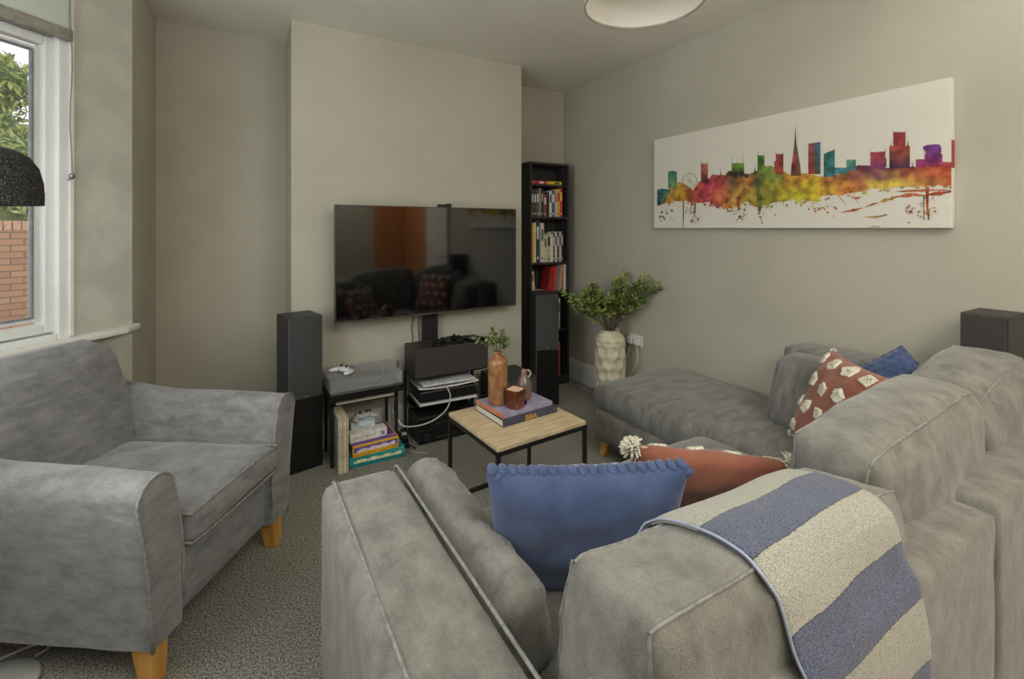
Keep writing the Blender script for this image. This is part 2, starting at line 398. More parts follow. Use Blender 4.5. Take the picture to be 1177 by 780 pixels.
# ------------------------------------------------------------------ armchair
def make_armchair():
    t = thing('armchair', 'grey chenille armchair with scrolled piped arms and oak legs by the window', 'armchair', (0,0,0))
    W = .368; F = -.40; B = .40
    soft_box(-W+.03, W-.03, F+.035, B-.05, .13, .37, .012, step=.04).build('front_rail', CHAIRF, t, smooth=True, merge=True)
    for sx in (-1, 1):
        rings = []
        st = [F, F+.004, F+.012]+[F+.012+(B-.03-F-.012)*k/14 for k in range(1, 15)]
        def prof(y, shrink):
            s = (y-F)/(B-F); top = .655+.01*math.sin(s*3)+.05*max(0, s-.6)**1.5*4; out = W+.045-.02*s; inn = W-.125
            rr = .066
            pts = []
            cx = out-rr; cz = top-rr
            # outer bottom -> up outer -> round top -> inner down -> inner bottom
            for k in range(7):
                u = k/6; x = (W-.01)+(out-(W-.01))*(u**1.7); pts.append((x, .13+(cz-.13)*u))
            for k in range(1, 12):
                a_ = math.pi*k/12; pts.append((cx+rr*math.cos(a_), cz+rr*math.sin(a_)))
            ix = cx-rr
            for k in range(7):
                u = k/6; x = ix+(inn-ix)*min(1, u*2.2)**.8; pts.append((x, cz+(.13-cz)*u))
            mx = sum(p[0] for p in pts)/len(pts); mz = sum(p[1] for p in pts)/len(pts)
            return [(sx*(mx+(x-mx)*(1-shrink/.07)), y, mz+(z-mz)*(1-shrink/.25)) for x, z in pts]
        for i, y in enumerate(st): rings.append(prof(y, (.007, .002, 0)[i] if i < 3 else 0))
        mb = MB().loft(rings)
        mb.v = [v+Vector((0,0,1))*.003*nz(v, 9, 3)+Vector((1,0,0))*.004*nz(v, 7, 5) for v in mb.v]
        arm = mb.build('arm', CHAIRF, t, smooth=True, autos=50)
        pth = [Vector(p)+Vector((0,-.002,0)) for p in prof(F+.004, -.0005)][0:24]
        MB().tube(pth, .005, 6).build('piping', PIPE, arm, smooth=True)
    # back panel: leaning, rounded top corners
    rings = []
    for k in range(15):
        u = k/14; z = .30+(.925-.30)*u; yb = B-.10+.10*u; hw = (W-.005)*(1-.06*u); th = .085-.02*u
        if z < .70: hw = W-.07+.0*u
        elif z < .76: hw = W-.07+.0*u
        hw = (W-.07)*(1-.13*max(0,(z-.62)/.3))+.045*max(0, 1-abs(z-.68)/.12)*0
        if u > .86: q = (u-.86)/.14; hw -= .085*(1-math.sqrt(max(0, 1-q*q))); th *= math.sqrt(max(.02, 1-q**3))
        n = 28; ring = []
        for j in range(n):
            a_ = 2*math.pi*j/n; ca, sa = math.cos(a_), math.sin(a_); e = .35
            x = hw*math.copysign(abs(ca)**e, ca); y = th*math.copysign(abs(sa)**.6, sa)
            y += -.025*max(0, 1-(x/hw)**2)*(1 if sa < 0 else 0)-.05*(abs(x)/hw)**3*max(0, 1-u)
            ring.append((x, yb+y, z))
        rings.append(ring)
    MB().loft(rings).build('backrest', CHAIRF, t, smooth=True, autos=60)
    seat = soft_box(-W+.128, W-.128, F-.025, B-.14, .375, .475, .022, (.0,.012,.028), .004, 7, 2, .025).build('seat_cushion', CHAIRF, t, smooth=True, merge=True)
    for zz in (.474, .380):
        x = W-.130; path = []
        for k in range(21):
            u = -1+2*k/20; path.append((u*x, F-.026-.011*(1-u*u)**.6*.6, zz+(.012*(1-u*u)**.6 if zz > .4 else 0)))
        full = [(-x, B-.2, zz)]+[(-x-.001, F+.05, zz)]+path+[(x+.001, F+.05, zz), (x, B-.2, zz)]
        MB().tube(full, .0045, 6).build('piping', PIPE, seat, smooth=True)
    for sx in (-1, 1):
        for y, dy in ((F+.055, -.012), (B-.09, .03)):
            a_ = .034; b_ = .024; x = sx*(W-.055)
            mb = MB().loft([[(x-b_+i*2*b_, y+dy-b_+j*2*b_, 0) for i, j in ((0,0),(1,0),(1,1),(0,1))], [(x-a_+i*2*a_, y-a_+j*2*a_, .135) for i, j in ((0,0),(1,0),(1,1),(0,1))]])
            mb.build('leg', OAK, t, bevel=.003)
    return t
ac = make_armchair()
th = R(55.2)
fc = Vector((-.022, 2.036, 0))             # middle of the front edge
ac.location = fc+Vector((-math.sin(th), math.cos(th), 0))*.395; ac.rotation_euler = (0,0,th)

# ------------------------------------------------------------------ corner sofa
sofa = thing('corner_sofa', 'large grey chenille corner sofa with loose back cushions and a chaise end', 'sofa', (1.4, .9, 0))
SO = Vector((1.4, .9, 0))
def sp(mb, name, m=SOFAF, parent=None, **k):
    mb.v = [v-SO for v in mb.v]; k.setdefault('smooth', True); k.setdefault('merge', True); return mb.build(name, m, parent or sofa, **k)
YF = 1.45; YO = .385
sp(soft_box(.43, 1.90, .50, YF-.03, .10, .29, .015, step=.05), 'base')
sp(soft_box(1.90, 2.63, .50, 2.235, .10, .29, .015, step=.05), 'chaise_base')
arm = sp(soft_box(.205, .43, YO, YF+.025, .10, .648, .035, (.006,.006,.008), .003, 7, 3, .03), 'arm')
for x, zt in ((.428, .652), (.240, .652)):
    sp(MB().tube([(x, YO+.02, zt-.004)]+[(x, YO+.05+(YF-YO-.06)*k/10, zt) for k in range(11)]+[(x, YF+.008, zt-.004), (x, YF+.020, zt-.014), (x, YF+.028, zt-.035), (x, YF+.031, .12)], .0045, 6), 'piping', PIPE, arm)
sp(soft_box(.43, 1.60, YO, .575, .10, .697, .012, (0,.004,.004), .003, 6, 4, .035), 'back_frame')
sp(soft_box(1.605, 2.64, YO, .575, .10, .715, .012, (0,.004,.004), .003, 6, 5, .035), 'back_frame')
sp(soft_box(2.44, 2.645, .575, 1.385, .10, .79, .025, (.003,.006,.006), .003, 6, 6, .035), 'side_back_frame', SOFAD)
sp(soft_box(.44, 1.16, .575, YF, .29, .435, .04, (.004,.01,.03), .004, 6, 7, .03), 'seat_cushion', SOFAD)
sp(soft_box(1.165, 1.885, .575, YF, .29, .435, .05, (.004,.012,.05), .004, 6, 8, .03), 'seat_cushion', SOFAD)
ch = sp(soft_box(1.895, 2.635, .575, 2.26, .29, .425, .035, (.004,.01,.045), .006, 5, 9, .03), 'chaise_cushion', SOFAD)
# back cushions : boxed, slumped, leaning on the frame
def back_cushion(x0, x1, yb, yf, z0, z1, seed, tilt=0, lean=.10, name='back_cushion', m=SOFAF, rz=0, cyc=None, wr=.010, blg=(.02,.035,.035), ft=0):
    cx = (x0+x1)/2; cy = (yb+yf)/2; cz = (z0+z1)/2
    Mr = Matrix.Rotation(rz, 4, 'Z') @ Matrix.Rotation(tilt, 4, 'Y') @ Matrix.Rotation(lean, 4, 'X')
    def post(p, q, h):
        v = q.z/h.z; s = 1-.20*(v+1)/2        # thinner at the top
        p = Vector((p.x*(1-.02*v), p.y*s-.015*(1-s), p.z))
        # crown: top middle puffs, corners pinch to points
        p.z -= ft*max(0, q.y/h.y*.5+.5)*max(0, v)*(1+.5*q.x/h.x)
        e = abs(q.x/h.x)**6*abs(q.z/h.z)**6
        p += Vector((q.x/h.x, 0, q.z/h.z))*.012*e
        # long soft folds
        p += Vector((0,1,0))*(1 if q.y > 0 else -1)*.007*math.sin(q.x*17+q.z*9+seed)*max(0,1-abs(v))**.3
        return p
    mb = soft_box(-(x1-x0)/2, (x1-x0)/2, -(yf-yb)/2, (yf-yb)/2, -(z1-z0)/2, (z1-z0)/2, .035, blg, wr, 6.5, seed, .022, post, (1,1,1.6))
    T = Matrix.Translation((cx, cy, cz)) @ Mr
    mb.v = [T @ v for v in mb.v]
    o = sp(mb, name, m)
    # boxing seams run round the two large faces
    hx = (x1-x0)/2; hy = (yf-yb)/2; hz = (z1-z0)/2
    bvh = BVHTree.FromPolygons([v.copy() for v in mb.v], mb.f)
    for sy in (-1, 1):
        path = []
        loop = [(-1+2*k/24, 1) for k in range(25)]+[(1, 1-2*k/16) for k in range(1, 17)]+[(1-2*k/24, -1) for k in range(1, 25)]+[(-1, -1+2*k/16) for k in range(1, 17)]
        for u, v in loop:
            s = 1-.20*(v+1)/2
            q = Vector((u*(hx+.02), sy*(hy+.0)*s, v*(hz+.02)))
            w = T @ q-SO
            hit = bvh.find_nearest(w)
            if hit[0] is not None: path.append(hit[0])
        sp2 = MB().tube(path, .0032, 5, cap=False); sp2.build('seam', PIPE, o, smooth=True)
    return o
c1 = back_cushion(.49, 1.245, .435, .70, .43, .838, 1, R(0), R(4), blg=(.018,.040,.022), ft=.040)
c2 = back_cushion(1.265, 1.93, .49, .74, .44, .885, 2, R(-4.5), R(5), blg=(.02,.04,.045))
c3 = back_cushion(1.96, 2.50, .50, .78, .44, .885, 4, R(-11), R(5), blg=(.02,.045,.045))
c4 = back_cushion(-.27+1.08, .27+1.08, 2.24-.10, 2.24+.10, .455, .80, 5, 0, R(4), rz=0, m=SOFAD, wr=.006, blg=(.01,.02,.015)) if False else None
sd = soft_box(2.25, 2.44, .85, 1.345, .45, .765, .045, (.025,.01,.012), .006, 6, 11, .025, lambda p, q, h: p+Vector((.05*(q.z/h.z), 0, 0)))
sp(sd, 'side_back_cushion', SOFAD)
# long thin cushion wedged along the inside of the arm
def bpost(p, q, h):
    return Vector((p.x*(1-.15*(q.z/h.z)), p.y, p.z+.012*math.sin(q.y*9)))
bol = soft_box(.452, .588, .80, 1.49, .435, .655, .062, (.01,.0,.0), .014, 15, 12, .02, bpost, (1,1.6,1))
sp(bol, 'arm_cushion', SOFAF)
# legs
for x, y, dx, dy in ((1.965, 2.17, -.02, .035), (2.57, 2.17, .02, .035), (.26, 1.39, -.0, .0), (1.86, 1.36, 0, 0), (.26, .45, 0, 0), (1.6, .45, 0, 0), (2.57, .45, 0, 0)):
    a_, b_ = .034, .019
    mb = MB().loft([[(x+dx-b_+i*2*b_, y+dy-b_+j*2*b_, 0) for i, j in ((0,0),(1,0),(1,1),(0,1))], [(x-a_+i*2*a_, y-a_+j*2*a_, .105) for i, j in ((0,0),(1,0),(1,1),(0,1))]])
    sp(mb, 'leg', OAK, smooth=False, bevel=.003, merge=False)

# ------------------------------------------------------------------ striped throw over the first back cushion
def throwmat():
    m = mat('woven_throw', (190,185,165), .95, sheen=.2); nt = m.node_tree; b = nt.nodes['Principled BSDF']
    at = nt.nodes.new('ShaderNodeAttribute'); at.attribute_name = 'stripe'
    w = nt.nodes.new('ShaderNodeUVMap') if False else nt.nodes.new('ShaderNodeTexCoord')
    n = nt.nodes.new('ShaderNodeTexNoise'); n.inputs['Scale'].default_value = 420; n.inputs['Detail'].default_value = 1
    nt.links.new(w.outputs['Object'], n.inputs['Vector'])
    def rmp(a, c):
        r = nt.nodes.new('ShaderNodeValToRGB'); r.color_ramp.elements[0].position = .35; r.color_ramp.elements[1].position = .65
        r.color_ramp.elements[0].color = lin(a); r.color_ramp.elements[1].color = lin(c); nt.links.new(n.outputs['Fac'], r.inputs['Fac']); return r
    cr = rmp((138,137,126), (184,182,170)); bl = rmp((60,66,88), (106,112,134))
    n3 = nt.nodes.new('ShaderNodeTexNoise'); n3.inputs['Scale'].default_value = 150
    nt.links.new(w.outputs['Object'], n3.inputs['Vector'])
    ma = nt.nodes.new('ShaderNodeMath'); ma.operation = 'MULTIPLY_ADD'; ma.inputs[1].default_value = .16; nt.links.new(n3.outputs['Fac'], ma.inputs[0]); nt.links.new(at.outputs['Fac'], ma.inputs[2])
    s = nt.nodes.new('ShaderNodeValToRGB'); s.color_ramp.interpolation = 'CONSTANT'; s.color_ramp.elements[0].position = 0; s.color_ramp.elements[0].color = (0,0,0,1); s.color_ramp.elements[1].position = .58; s.color_ramp.elements[1].color = (1,1,1,1)
    nt.links.new(ma.outputs[0], s.inputs['Fac'])
    mx = nt.nodes.new('ShaderNodeMix'); mx.data_type = 'RGBA'; nt.links.new(s.outputs['Color'], mx.inputs[0]); nt.links.new(cr.outputs[0], mx.inputs[6]); nt.links.new(bl.outputs[0], mx.inputs[7])
    # dark stitching where the stripes meet
    ed = nt.nodes.new('ShaderNodeValToRGB'); ed.color_ramp.elements[0].position = .555; ed.color_ramp.elements[0].color = (0,0,0,1); ed.color_ramp.elements[1].position = .58; ed.color_ramp.elements[1].color = (1,1,1,1)
    e2 = ed.color_ramp.elements.new(.63); e2.color = (0,0,0,1)
    nt.links.new(ma.outputs[0], ed.inputs['Fac'])
    mx2 = nt.nodes.new('ShaderNodeMix'); mx2.data_type = 'RGBA'; nt.links.new(ed.outputs['Color'], mx2.inputs[0]); nt.links.new(mx.outputs[2], mx2.inputs[6]); mx2.inputs[7].default_value = lin((44,56,54))
    nt.links.new(mx2.outputs[2], b.inputs['Base Color'])
    bp = nt.nodes.new('ShaderNodeBump'); bp.inputs['Strength'].default_value = .5; bp.inputs['Distance'].default_value = .003
    nt.links.new(n.outputs['Fac'], bp.inputs['Height']); nt.links.new(bp.outputs['Normal'], b.inputs['Normal'])
    return m
def drape():
    vs = []; fs = []
    for nm in [o for o in sofa.children if o.name.startswith(('back_cushion', 'back_frame'))]:
        o0 = len(vs); vs += [v.co+SO for v in nm.data.vertices]; fs += [tuple(i+o0 for i in p.vertices) for p in nm.data.polygons]
    bvh = BVHTree.FromPolygons(vs, fs); cy, cz = .56, .62
    NX, NA = 40, 110; P = []; cols = []
    for i in range(NX+1):
        u = i/NX; col = []
        for j in range(NA+1):
            s = j/NA; ang = R(25)+s*R(190)            # 0 = towards the seat, 90 = up, 180 = towards the camera side
            x = (.69+.09*s)*(1-u)+(1.16+.0*s)*u
            d = Vector((0, math.cos(ang), math.sin(ang))); c = Vector((x, cy, cz))
            o = c+d*.6; hit = bvh.ray_cast(o, -d)
            rad = .1
            if hit[0] is not None: rad = (hit[0]-c).length
            col.append([x, rad, d, c])
        cols.append(col)
    for it in range(34):
        for i in range(NX+1):
            rr = [c_[1] for c_ in cols[i]]
            for k in range(1, NA): cols[i][k][1] = max(rr[k], (rr[k-1]+rr[k+1])/2)
        for k in range(NA+1):
            rr = [cols[i][k][1] for i in range(NX+1)]
            for i in range(1, NX): cols[i][k][1] = max(rr[i], (rr[i-1]+rr[i+1])/2) if it < 28 else (rr[i-1]+2*rr[i]+rr[i+1])/4+.0004
    for i in range(NX+1):
        u = i/NX; col = cols[i]
        pts = [c_[3]+c_[2]*(c_[1]+.009) for c_ in col]
        # hang straight down outside the frame
        last = pts[-1]; yo = YO-.014
        tail = [p for p in pts if not (p.z < .70 and p.y < .5)]
        end = tail[-1]
        for k in range(1, 30):
            q = k/29; z = end.z-(end.z-.22)*q; y = end.y+(yo-end.y)*min(1, q*5); tail.append(Vector((end.x+.04*q*(1-u), y-.004*math.sin(u*14)*q, z)))
        # resample by arc length
        L = [0]
        for a_, b_ in zip(tail, tail[1:]): L.append(L[-1]+(b_-a_).length)
        P.append((tail, L, L[int(NA*(92-25)/190)]))
    NS = 130; out = []; stripe = []; LM = min(p[1][-1] for p in P)
    for i, (tail, L, Lc) in enumerate(P):
        u = i/NX
        # phase from the point right on top of the cushion
        for j in range(NS+1):
            s = LM*j/NS; k = 0
            while k < len(L)-2 and L[k+1] < s: k += 1
            f = (s-L[k])/max(1e-6, L[k+1]-L[k]); p = tail[k].lerp(tail[k+1], f)
            p = p+Vector((0,0,.002))*nz((u*6, s*9, 0), 1)
            out.append(p)
            ph = (s-Lc+.02*(u-.5)-THO)/THW
            w = abs((ph % 2)-1)           # triangle 0..1..0
            stripe.append(max(0, min(1, .5+(w-.5)*3)))
    o_ = []
    for i in range(NX):
        for j in range(NS): a_ = i*(NS+1)+j; o_.append((a_, a_+NS+1, a_+NS+2, a_+1))
    mb = MB(); mb.add(out, o_)
    me = bpy.data.meshes.new('throw_blanket'); me.from_pydata([tuple(v) for v in out], [], o_)
    at = me.attributes.new('stripe', 'FLOAT', 'POINT')
    for i, v in enumerate(stripe): at.data[i].value = v*.84
    for p in me.polygons: p.use_smooth = True
    me.materials.append(throwmat()); ob = bpy.data.objects.new('throw_blanket', me); C.objects.link(ob)
    so_ = ob.modifiers.new('thick', 'SOLIDIFY'); so_.thickness = .006; so_.offset = 1
    tag(ob, 'blue and cream striped woven throw draped over the nearest sofa back cushion', 'throw')
    # corded edge in pale blue along the side nearest the arm
    MB().tube([p+Vector((-.001,0,.002)) for p in out[0:NS+1]], .0026, 5).build('corded_edge', colour((150,158,178)), ob, smooth=True)
    return ob
THO, THW = .035, .105
drape()

# ------------------------------------------------------------------ scatter cushions
def place(o, c, right, up):
    r = Vector(right).normalized(); u = Vector(up); u = (u-r*u.dot(r)).normalized(); y = u.cross(r)
    M = Matrix.Identity(4)
    for i in range(3): M[i][0] = r[i]; M[i][1] = y[i]; M[i][2] = u[i]; M[i][3] = c[i]
    o.matrix_world = M
def knit(w, h, t, seed):
    def fn(p, u, v, side):
        if side > 0 and abs(u) < .97 and abs(v) < .97:
            p = p+Vector((0,1,0))*.014*abs(math.sin(v*math.pi*5.5))*(.55+.45*math.cos(u*math.pi*9+(3.14 if int((v+1)*5.5) % 2 else 0)))
        return p
    return pillow(w, h, t, 70, seed, .01, fn)
BRAID = fabric('blue_braid', (42,58,94), (82,100,142), 12, 300, .3)
# first blue cushion (smooth reverse toward the camera, braided rows on its far face)
b1 = thing('scatter_cushion', 'blue cotton cushion with a braided top edge standing behind the thin arm cushion', 'cushion')
knit(.52, .40, .16, 3).build('cover', BLUEF, b1, smooth=True, merge=True)
mb = MB()
for k in range(20):
    u = -.96+1.92*k/19; x = .252*u; z = .200*(1-.07*(1-u*u))
    M = Matrix.Translation((x, .010, z-.004)) @ Matrix.Rotation(R(32), 4, 'Y')
    mb.ball((0,0,0), (.017, .020, .011), 7, M)
    M = Matrix.Translation((x+.013, -.006, z-.014)) @ Matrix.Rotation(R(-30), 4, 'Y')
    mb.ball((0,0,0), (.014, .012, .010), 7, M)
mb.build('braided_trim', BRAID, b1, smooth=True)
place(b1, (.785, .965, .605), (.89, -.45, .0), (-.13, -.26, .93))
# blue cushion in the corner, knitted face out
b2 = thing('scatter_cushion', 'small blue chunky knitted cushion in the sofa corner', 'cushion')
knit(.35, .35, .14, 5).build('cover', BRAID, b2, smooth=True, merge=True)
# tufted terracotta cushions
def tuft_patch(w, h, t, seed, side, u0, v0, su, sv):
    mb = MB(); vs = []; fs = []; rt_ = random.random()*6; nc = random.choice((4, 5, 5))
    cor = [Vector((1.12*random.uniform(.8,1.2)*math.cos(rt_+k*2*math.pi/nc), 1.12*random.uniform(.8,1.2)*math.sin(rt_+k*2*math.pi/nc))) for k in range(nc)]
    def rad(a):
        d = Vector((math.cos(a), math.sin(a)))
        for k in range(nc):
            p, q = cor[k], cor[(k+1) % nc]; e = q-p; den = d.x*e.y-d.y*e.x
            if abs(den) < 1e-9: continue
            t = (p.x*e.y-p.y*e.x)/den; w = (p.x*d.y-p.y*d.x)/den
            if t > 0 and -.001 <= w <= 1.001: return t
        return 1
    NR, NA = 8, 40
    for i in range(NR+1):
        for j in range(NA):
            a = 2*math.pi*j/NA; r_ = i/NR
            rr = r_*rad(a)*(1+.06*math.sin(a*13+seed)*(r_ > .8))
            u = max(-.985, min(.985, u0+su*rr*math.cos(a))); v = max(-.985, min(.985, v0+sv*rr*math.sin(a)))
            p = pil(u, v, side, w, h, t, SEED_T, .012)
            up = .008*(1-r_**10)+.003*random.uniform(-1, 1)*(r_ < .98)-.002*(r_ >= .98)
            vs.append(p+Vector((0, side*up, 0)))
    for i in range(NR):
        for j in range(NA): a_ = i*NA+j; b_ = i*NA+(j+1) % NA; fs.append((a_, b_, b_+NA, a_+NA))
    return mb.add(vs, fs)
SEED_T = 8
def tassel(mb, c, d, n=34, L=.05):
    c = Vector(c); d = Vector(d).normalized()
    mb.ball(c-d*L*.15, (L*.42, L*.28, L*.42), 8)
    for _ in range(int(n*3)):
        v = (d*.8+Vector((random.uniform(-1,1), random.uniform(-.8,.8), random.uniform(-1,1)))).normalized(); q = c-d*L*.15+Vector((v.x*L*.3, v.y*L*.2, v.z*L*.3))
        mb.tube([q, q+v*L*.4, q+v*L*.65+Vector((random.uniform(-.1,.1)*L,random.uniform(-.1,.1)*L,-.12*L))], [.0035,.003,.0022], 4)
def terracotta(label, w, h, t, fr=.03):
    o = thing('scatter_cushion', label, 'cushion')
    pillow(w, h, t, 36, SEED_T, .012).build('cover', TERRA, o, smooth=True, merge=True)
    for side in (1,):
        for i in range(4):
            for j in range(4):
                u0 = -.75+.5*i+(.12 if j % 2 else -.10); v0 = -.78+.52*j+random.uniform(-.05,.05)
                if abs(u0) > .95: continue
                tuft_patch(w, h, t, i*4+j, side, u0, v0, .155, .15).build('tuft', TUFT, o, smooth=True)
    for sx in (-1, 1):
        for sz in (-1, 1): mb = MB(); tassel(mb, (sx*(w/2-.006), 0, sz*(h/2-.006)), (sx, 0, sz), 46, fr); mb.build('corner_fringe', TUFT, o, smooth=True)
    return o
t1 = terracotta('terracotta cushion lying back between the blue cushion and the striped throw', .46, .36, .13, .042)
place(t1, (1.24, .965, .585), (.80, -.60, -.06), (-.22, -.30, .60))
t2 = terracotta('terracotta cushion with cream tufted spots propped up facing the room', .41, .42, .16, .018)

# ------------------------------------------------------------------ coffee table and what stands on it
ct = thing('coffee_table', 'small square coffee table with pale wood top and black metal frame', 'coffee table', (1.2, 2.015, 0), R(3.7))
w, d, T = .26, .24, .45
MB().box(-w+.003, w-.003, -d+.003, d-.003, T-.018, T).build('table_top', TABLEWOOD, ct, bevel=.002)
for sx in (-1, 1):
    for sy in (-1, 1):
        MB().box(sx*w-.0085*sx-.0085, sx*w-.0085*sx+.0085, sy*d-.0085*sy-.0085, sy*d-.0085*sy+.0085, 0, T-.018).build('leg', BLACKM, ct, bevel=.001)
MB().box(-w, w, -d, -d+.017, T-.037, T-.018).box(-w, w, d-.017, d, T-.037, T-.018).box(-w, -w+.017, -d, d, T-.037, T-.018).box(w-.017, w, -d, d, T-.037, T-.018).build('top_frame', BLACKM, ct)
MB().box(-w, w, d-.017, d, 0, .017).box(-w, -w+.017, -d, d, 0, .017).box(w-.017, w, -d, d, 0, .017).build('bottom_rail', BLACKM, ct)
def lay_book(name, label, c, rz, L, D, Tk, cover, spine=None, text=None):
    """book lying flat; spine toward local -Y"""
    o = thing(name, label, 'book', c, rz)
    MB().box(-L/2+.003, L/2-.003, -D/2+.003, D/2-.004, .003, Tk-.003).build('pages', PAPER, o)
    MB().box(-L/2, L/2, -D/2, D/2, 0, .003).box(-L/2, L/2, -D/2, D/2, Tk-.003, Tk).box(-L/2, L/2, -D/2, -D/2+.003, .003, Tk-.003).build('cover', cover, o)
    return o
bk1 = lay_book('book', 'thick slate hardback with gold BIBA on its spine, under the other table book', (1.238, 2.075, .4505), R(4), .335, .26, .034, colour((62,62,78)))
fc_ = bpy.data.curves.new('t', 'FONT'); fc_.body = 'BIBA'; fc_.size = .035; fc_.extrude = .0006; fc_.align_x = 'CENTER'; fc_.offset = .0010
tmp = bpy.data.objects.new('t', fc_); C.objects.link(tmp)
dg = bpy.context.evaluated_depsgraph_get(); tme = bpy.data.meshes.new_from_object(tmp.evaluated_get(dg)); bpy.data.objects.remove(tmp)
tme.materials.clear(); tme.materials.append(mat('gold_foil', (206,160,84), .4, metal=.4))
to = bpy.data.objects.new('title', tme); C.objects.link(to); to.parent = bk1; to.location = (.0, -.1308, .0045); to.rotation_euler = (R(90), 0, 0)
bk2 = lay_book('book', 'thinner violet and white hardback with copper spine edge, on top of the slate book', (1.232, 2.085, .485), R(6), .31, .245, .018, colour((150,144,168)))
MB().box(-.157, -.150, -.1235, .1225, 0, .0185).build('copper_edge', colour((190,118,90)), bk2)
mb = MB()
for k in range(16):
    a = k*1.3; mb.prism([(.04+.01*k/2-.03+.018*math.cos(a+q*1.256)*(1 if q % 2 else .6), -.02+.006*k-.05+.018*math.sin(a+q*1.256)) for q in range(5)], .0004, 'z', Matrix.Translation((0,0,.0181)))
mb.build('cover_print', colour((96,84,110)), bk2)
ZB = .5038
# stoneware bottle with sprigs
bt = thing('stoneware_bottle', 'tall brown salt-glazed stoneware bottle on the coffee table books', 'bottle', (1.140, 2.095, ZB))
MB().lathe([(.001,0),(.047,0),(.050,.005),(.050,.205),(.047,.222),(.035,.234),(.020,.240),(.018,.243),(.018,.256),(.0225,.258),(.0225,.266),(.016,.267),(.014,.262),(.013,.22),(.001,.21)], 32).build('body', STONEW, bt, smooth=True, autos=60)
def sprig_leaves(mb, pts, size, n, spread=1.0):
    for _ in range(n):
        k = random.uniform(.25, 1)*(len(pts)-1); i = min(int(k), len(pts)-2); p = pts[i].lerp(pts[i+1], k-i)
        d = (pts[i+1]-pts[i]).normalized(); a = (d*.7+Vector((random.gauss(0,1), random.gauss(0,1), random.gauss(0,.6)))*.8*spread).normalized()
        b = a.cross(Vector((random.gauss(0,.5), random.gauss(0,.5), 1))).normalized(); s = size*random.uniform(.6, 1.25); nrm = a.cross(b)*s*.12
        mb.add([p, p+a*s*.35+b*s*.22+nrm, p+a*s*.75+b*s*.17+nrm, p+a*s, p+a*s*.75-b*s*.17+nrm, p+a*s*.35-b*s*.22+nrm, p+a*s*.5], [(0,1,6),(1,2,6),(2,3,6),(3,4,6),(4,5,6),(5,0,6)])
sg = thing('foliage_sprig', 'dusty green leafy sprigs standing in the stoneware bottle', 'foliage', (1.140, 2.095, ZB+.262))
ms = MB(); ml = MB()
for dx, dy, dz in ((-.10,.06,.07), (-.07,-.02,.09), (-.02,.02,.12), (.02,-.02,.11), (.05,.0,.03), (-.04,.0,.10), (.035,-.03,.07)):
    pts = [Vector((0,0,-.06)), Vector((dx*.12, dy*.12, .01)), Vector((dx*.5, dy*.5, dz*.65)), Vector((dx, dy, dz))]
    ms.tube(pts, .0014, 5); sprig_leaves(ml, pts[1:], .028, 34)
ms.build('stem', STEM, sg); ml.build('leaves', LEAF2, sg)
# jug
jg = thing('stoneware_jug', 'small grey and pink glazed jug with a loop handle behind the candle', 'jug', (1.290, 2.085, ZB))
JUG = mat('pink_grey_glaze', (98,90,84), .25, (156,108,98), 14, coat=.4)
MB().lathe([(.001,0),(.036,0),(.040,.006),(.043,.045),(.041,.075),(.030,.102),(.019,.120),(.016,.135),(.017,.150),(.014,.152),(.011,.148),(.001,.13)], 28).build('body', JUG, jg, smooth=True, autos=60)
MB().tube([Vector((.014+.026*math.sin(a), -.004, .128+.019*math.cos(a))) for a in [R(5+q*20) for q in range(10)]], .0045, 7).build('handle', colour((186,176,160)), jg, smooth=True)
# candle
cd = thing('candle', 'square amber glass candle jar in front of the stoneware jug', 'candle', (1.192, 2.008, ZB), R(25))
oc = lambda s, c: [(s-c,-s),(s,-s+c),(s,s-c),(s-c,s),(-s+c,s),(-s,s-c),(-s,-s+c),(-s+c,-s)]
mb = MB().loft([[(x,y,0) for x, y in oc(.038,.012)], [(x,y,.092) for x, y in oc(.042,.013)], [(x,y,.092) for x, y in oc(.037,.012)], [(x,y,.078) for x, y in oc(.037,.012)]])
mb.build('glass_jar', AMBER, cd, bevel=.002)
MB().prism(oc(.0368,.012), .010, 'z', Matrix.Translation((0,0,.0785))).tube([(0,0,.088),(0,0,.098)], .001, 5).build('wax', WAX, cd)

# ------------------------------------------------------------------ television, stand and hi-fi
tv = thing('television', 'large flat black television on a stand in front of the chimney breast', 'television', (1.16, 3.03, .81))
ang = math.atan2(3.045-3.005, 1.82-.507); tv.rotation_euler = (0,0,ang); tw = .657; thh = .735
MB().box(-tw, tw, 0, .035, 0, thh).box(-.35, .35, .035, .06, .12, .6).build('casing', BLACKP, tv, bevel=.004)
MB().box(-tw+.006, tw-.006, -.0015, 0, .012, thh-.006).build('screen', SCREEN, tv)
MB().box(-tw, tw, -.003, 0, 0, .012).box(-tw, -tw+.005, -.003, 0, .012, thh).box(tw-.005, tw, -.003, 0, .012, thh).box(-tw, tw, -.003, 0, thh-.005, thh).build('bezel', colour((70,62,52), .3), tv)
wc = thing('webcam', 'small black webcam clipped on top of the television', 'webcam', (1.225, 3.05, 1.546), ang)
MB().box(-.048, .048, -.03, .0, .001, .018).build('body', BLACKP, wc, bevel=.006); MB().box(.02, .05, -.034, .004, .0, .024).tube([(.035,-.034,.012),(.035,-.038,.012)], .007, 10).build('lens', BLACKM, wc, bevel=.003)
st = thing('tv_stand', 'black column stand carrying the television and its shelves', 'tv stand', (1.16, 3.14, 0))
MB().box(-.055, .055, -.02, .015, .02, .95).build('column', BLACKM, st, bevel=.004)
MB().box(-.25, .25, -.30, .015, 0, .0).build('base_plate', GLASSBLK, st) if False else MB().box(-.055,.055,-.02,.015,0,.02).build('base_plate', GLASSBLK, st)
MB().box(-.2, .32, -.265, -.02, .428, .436).build('shelf', GLASSBLK, st, bevel=.002)
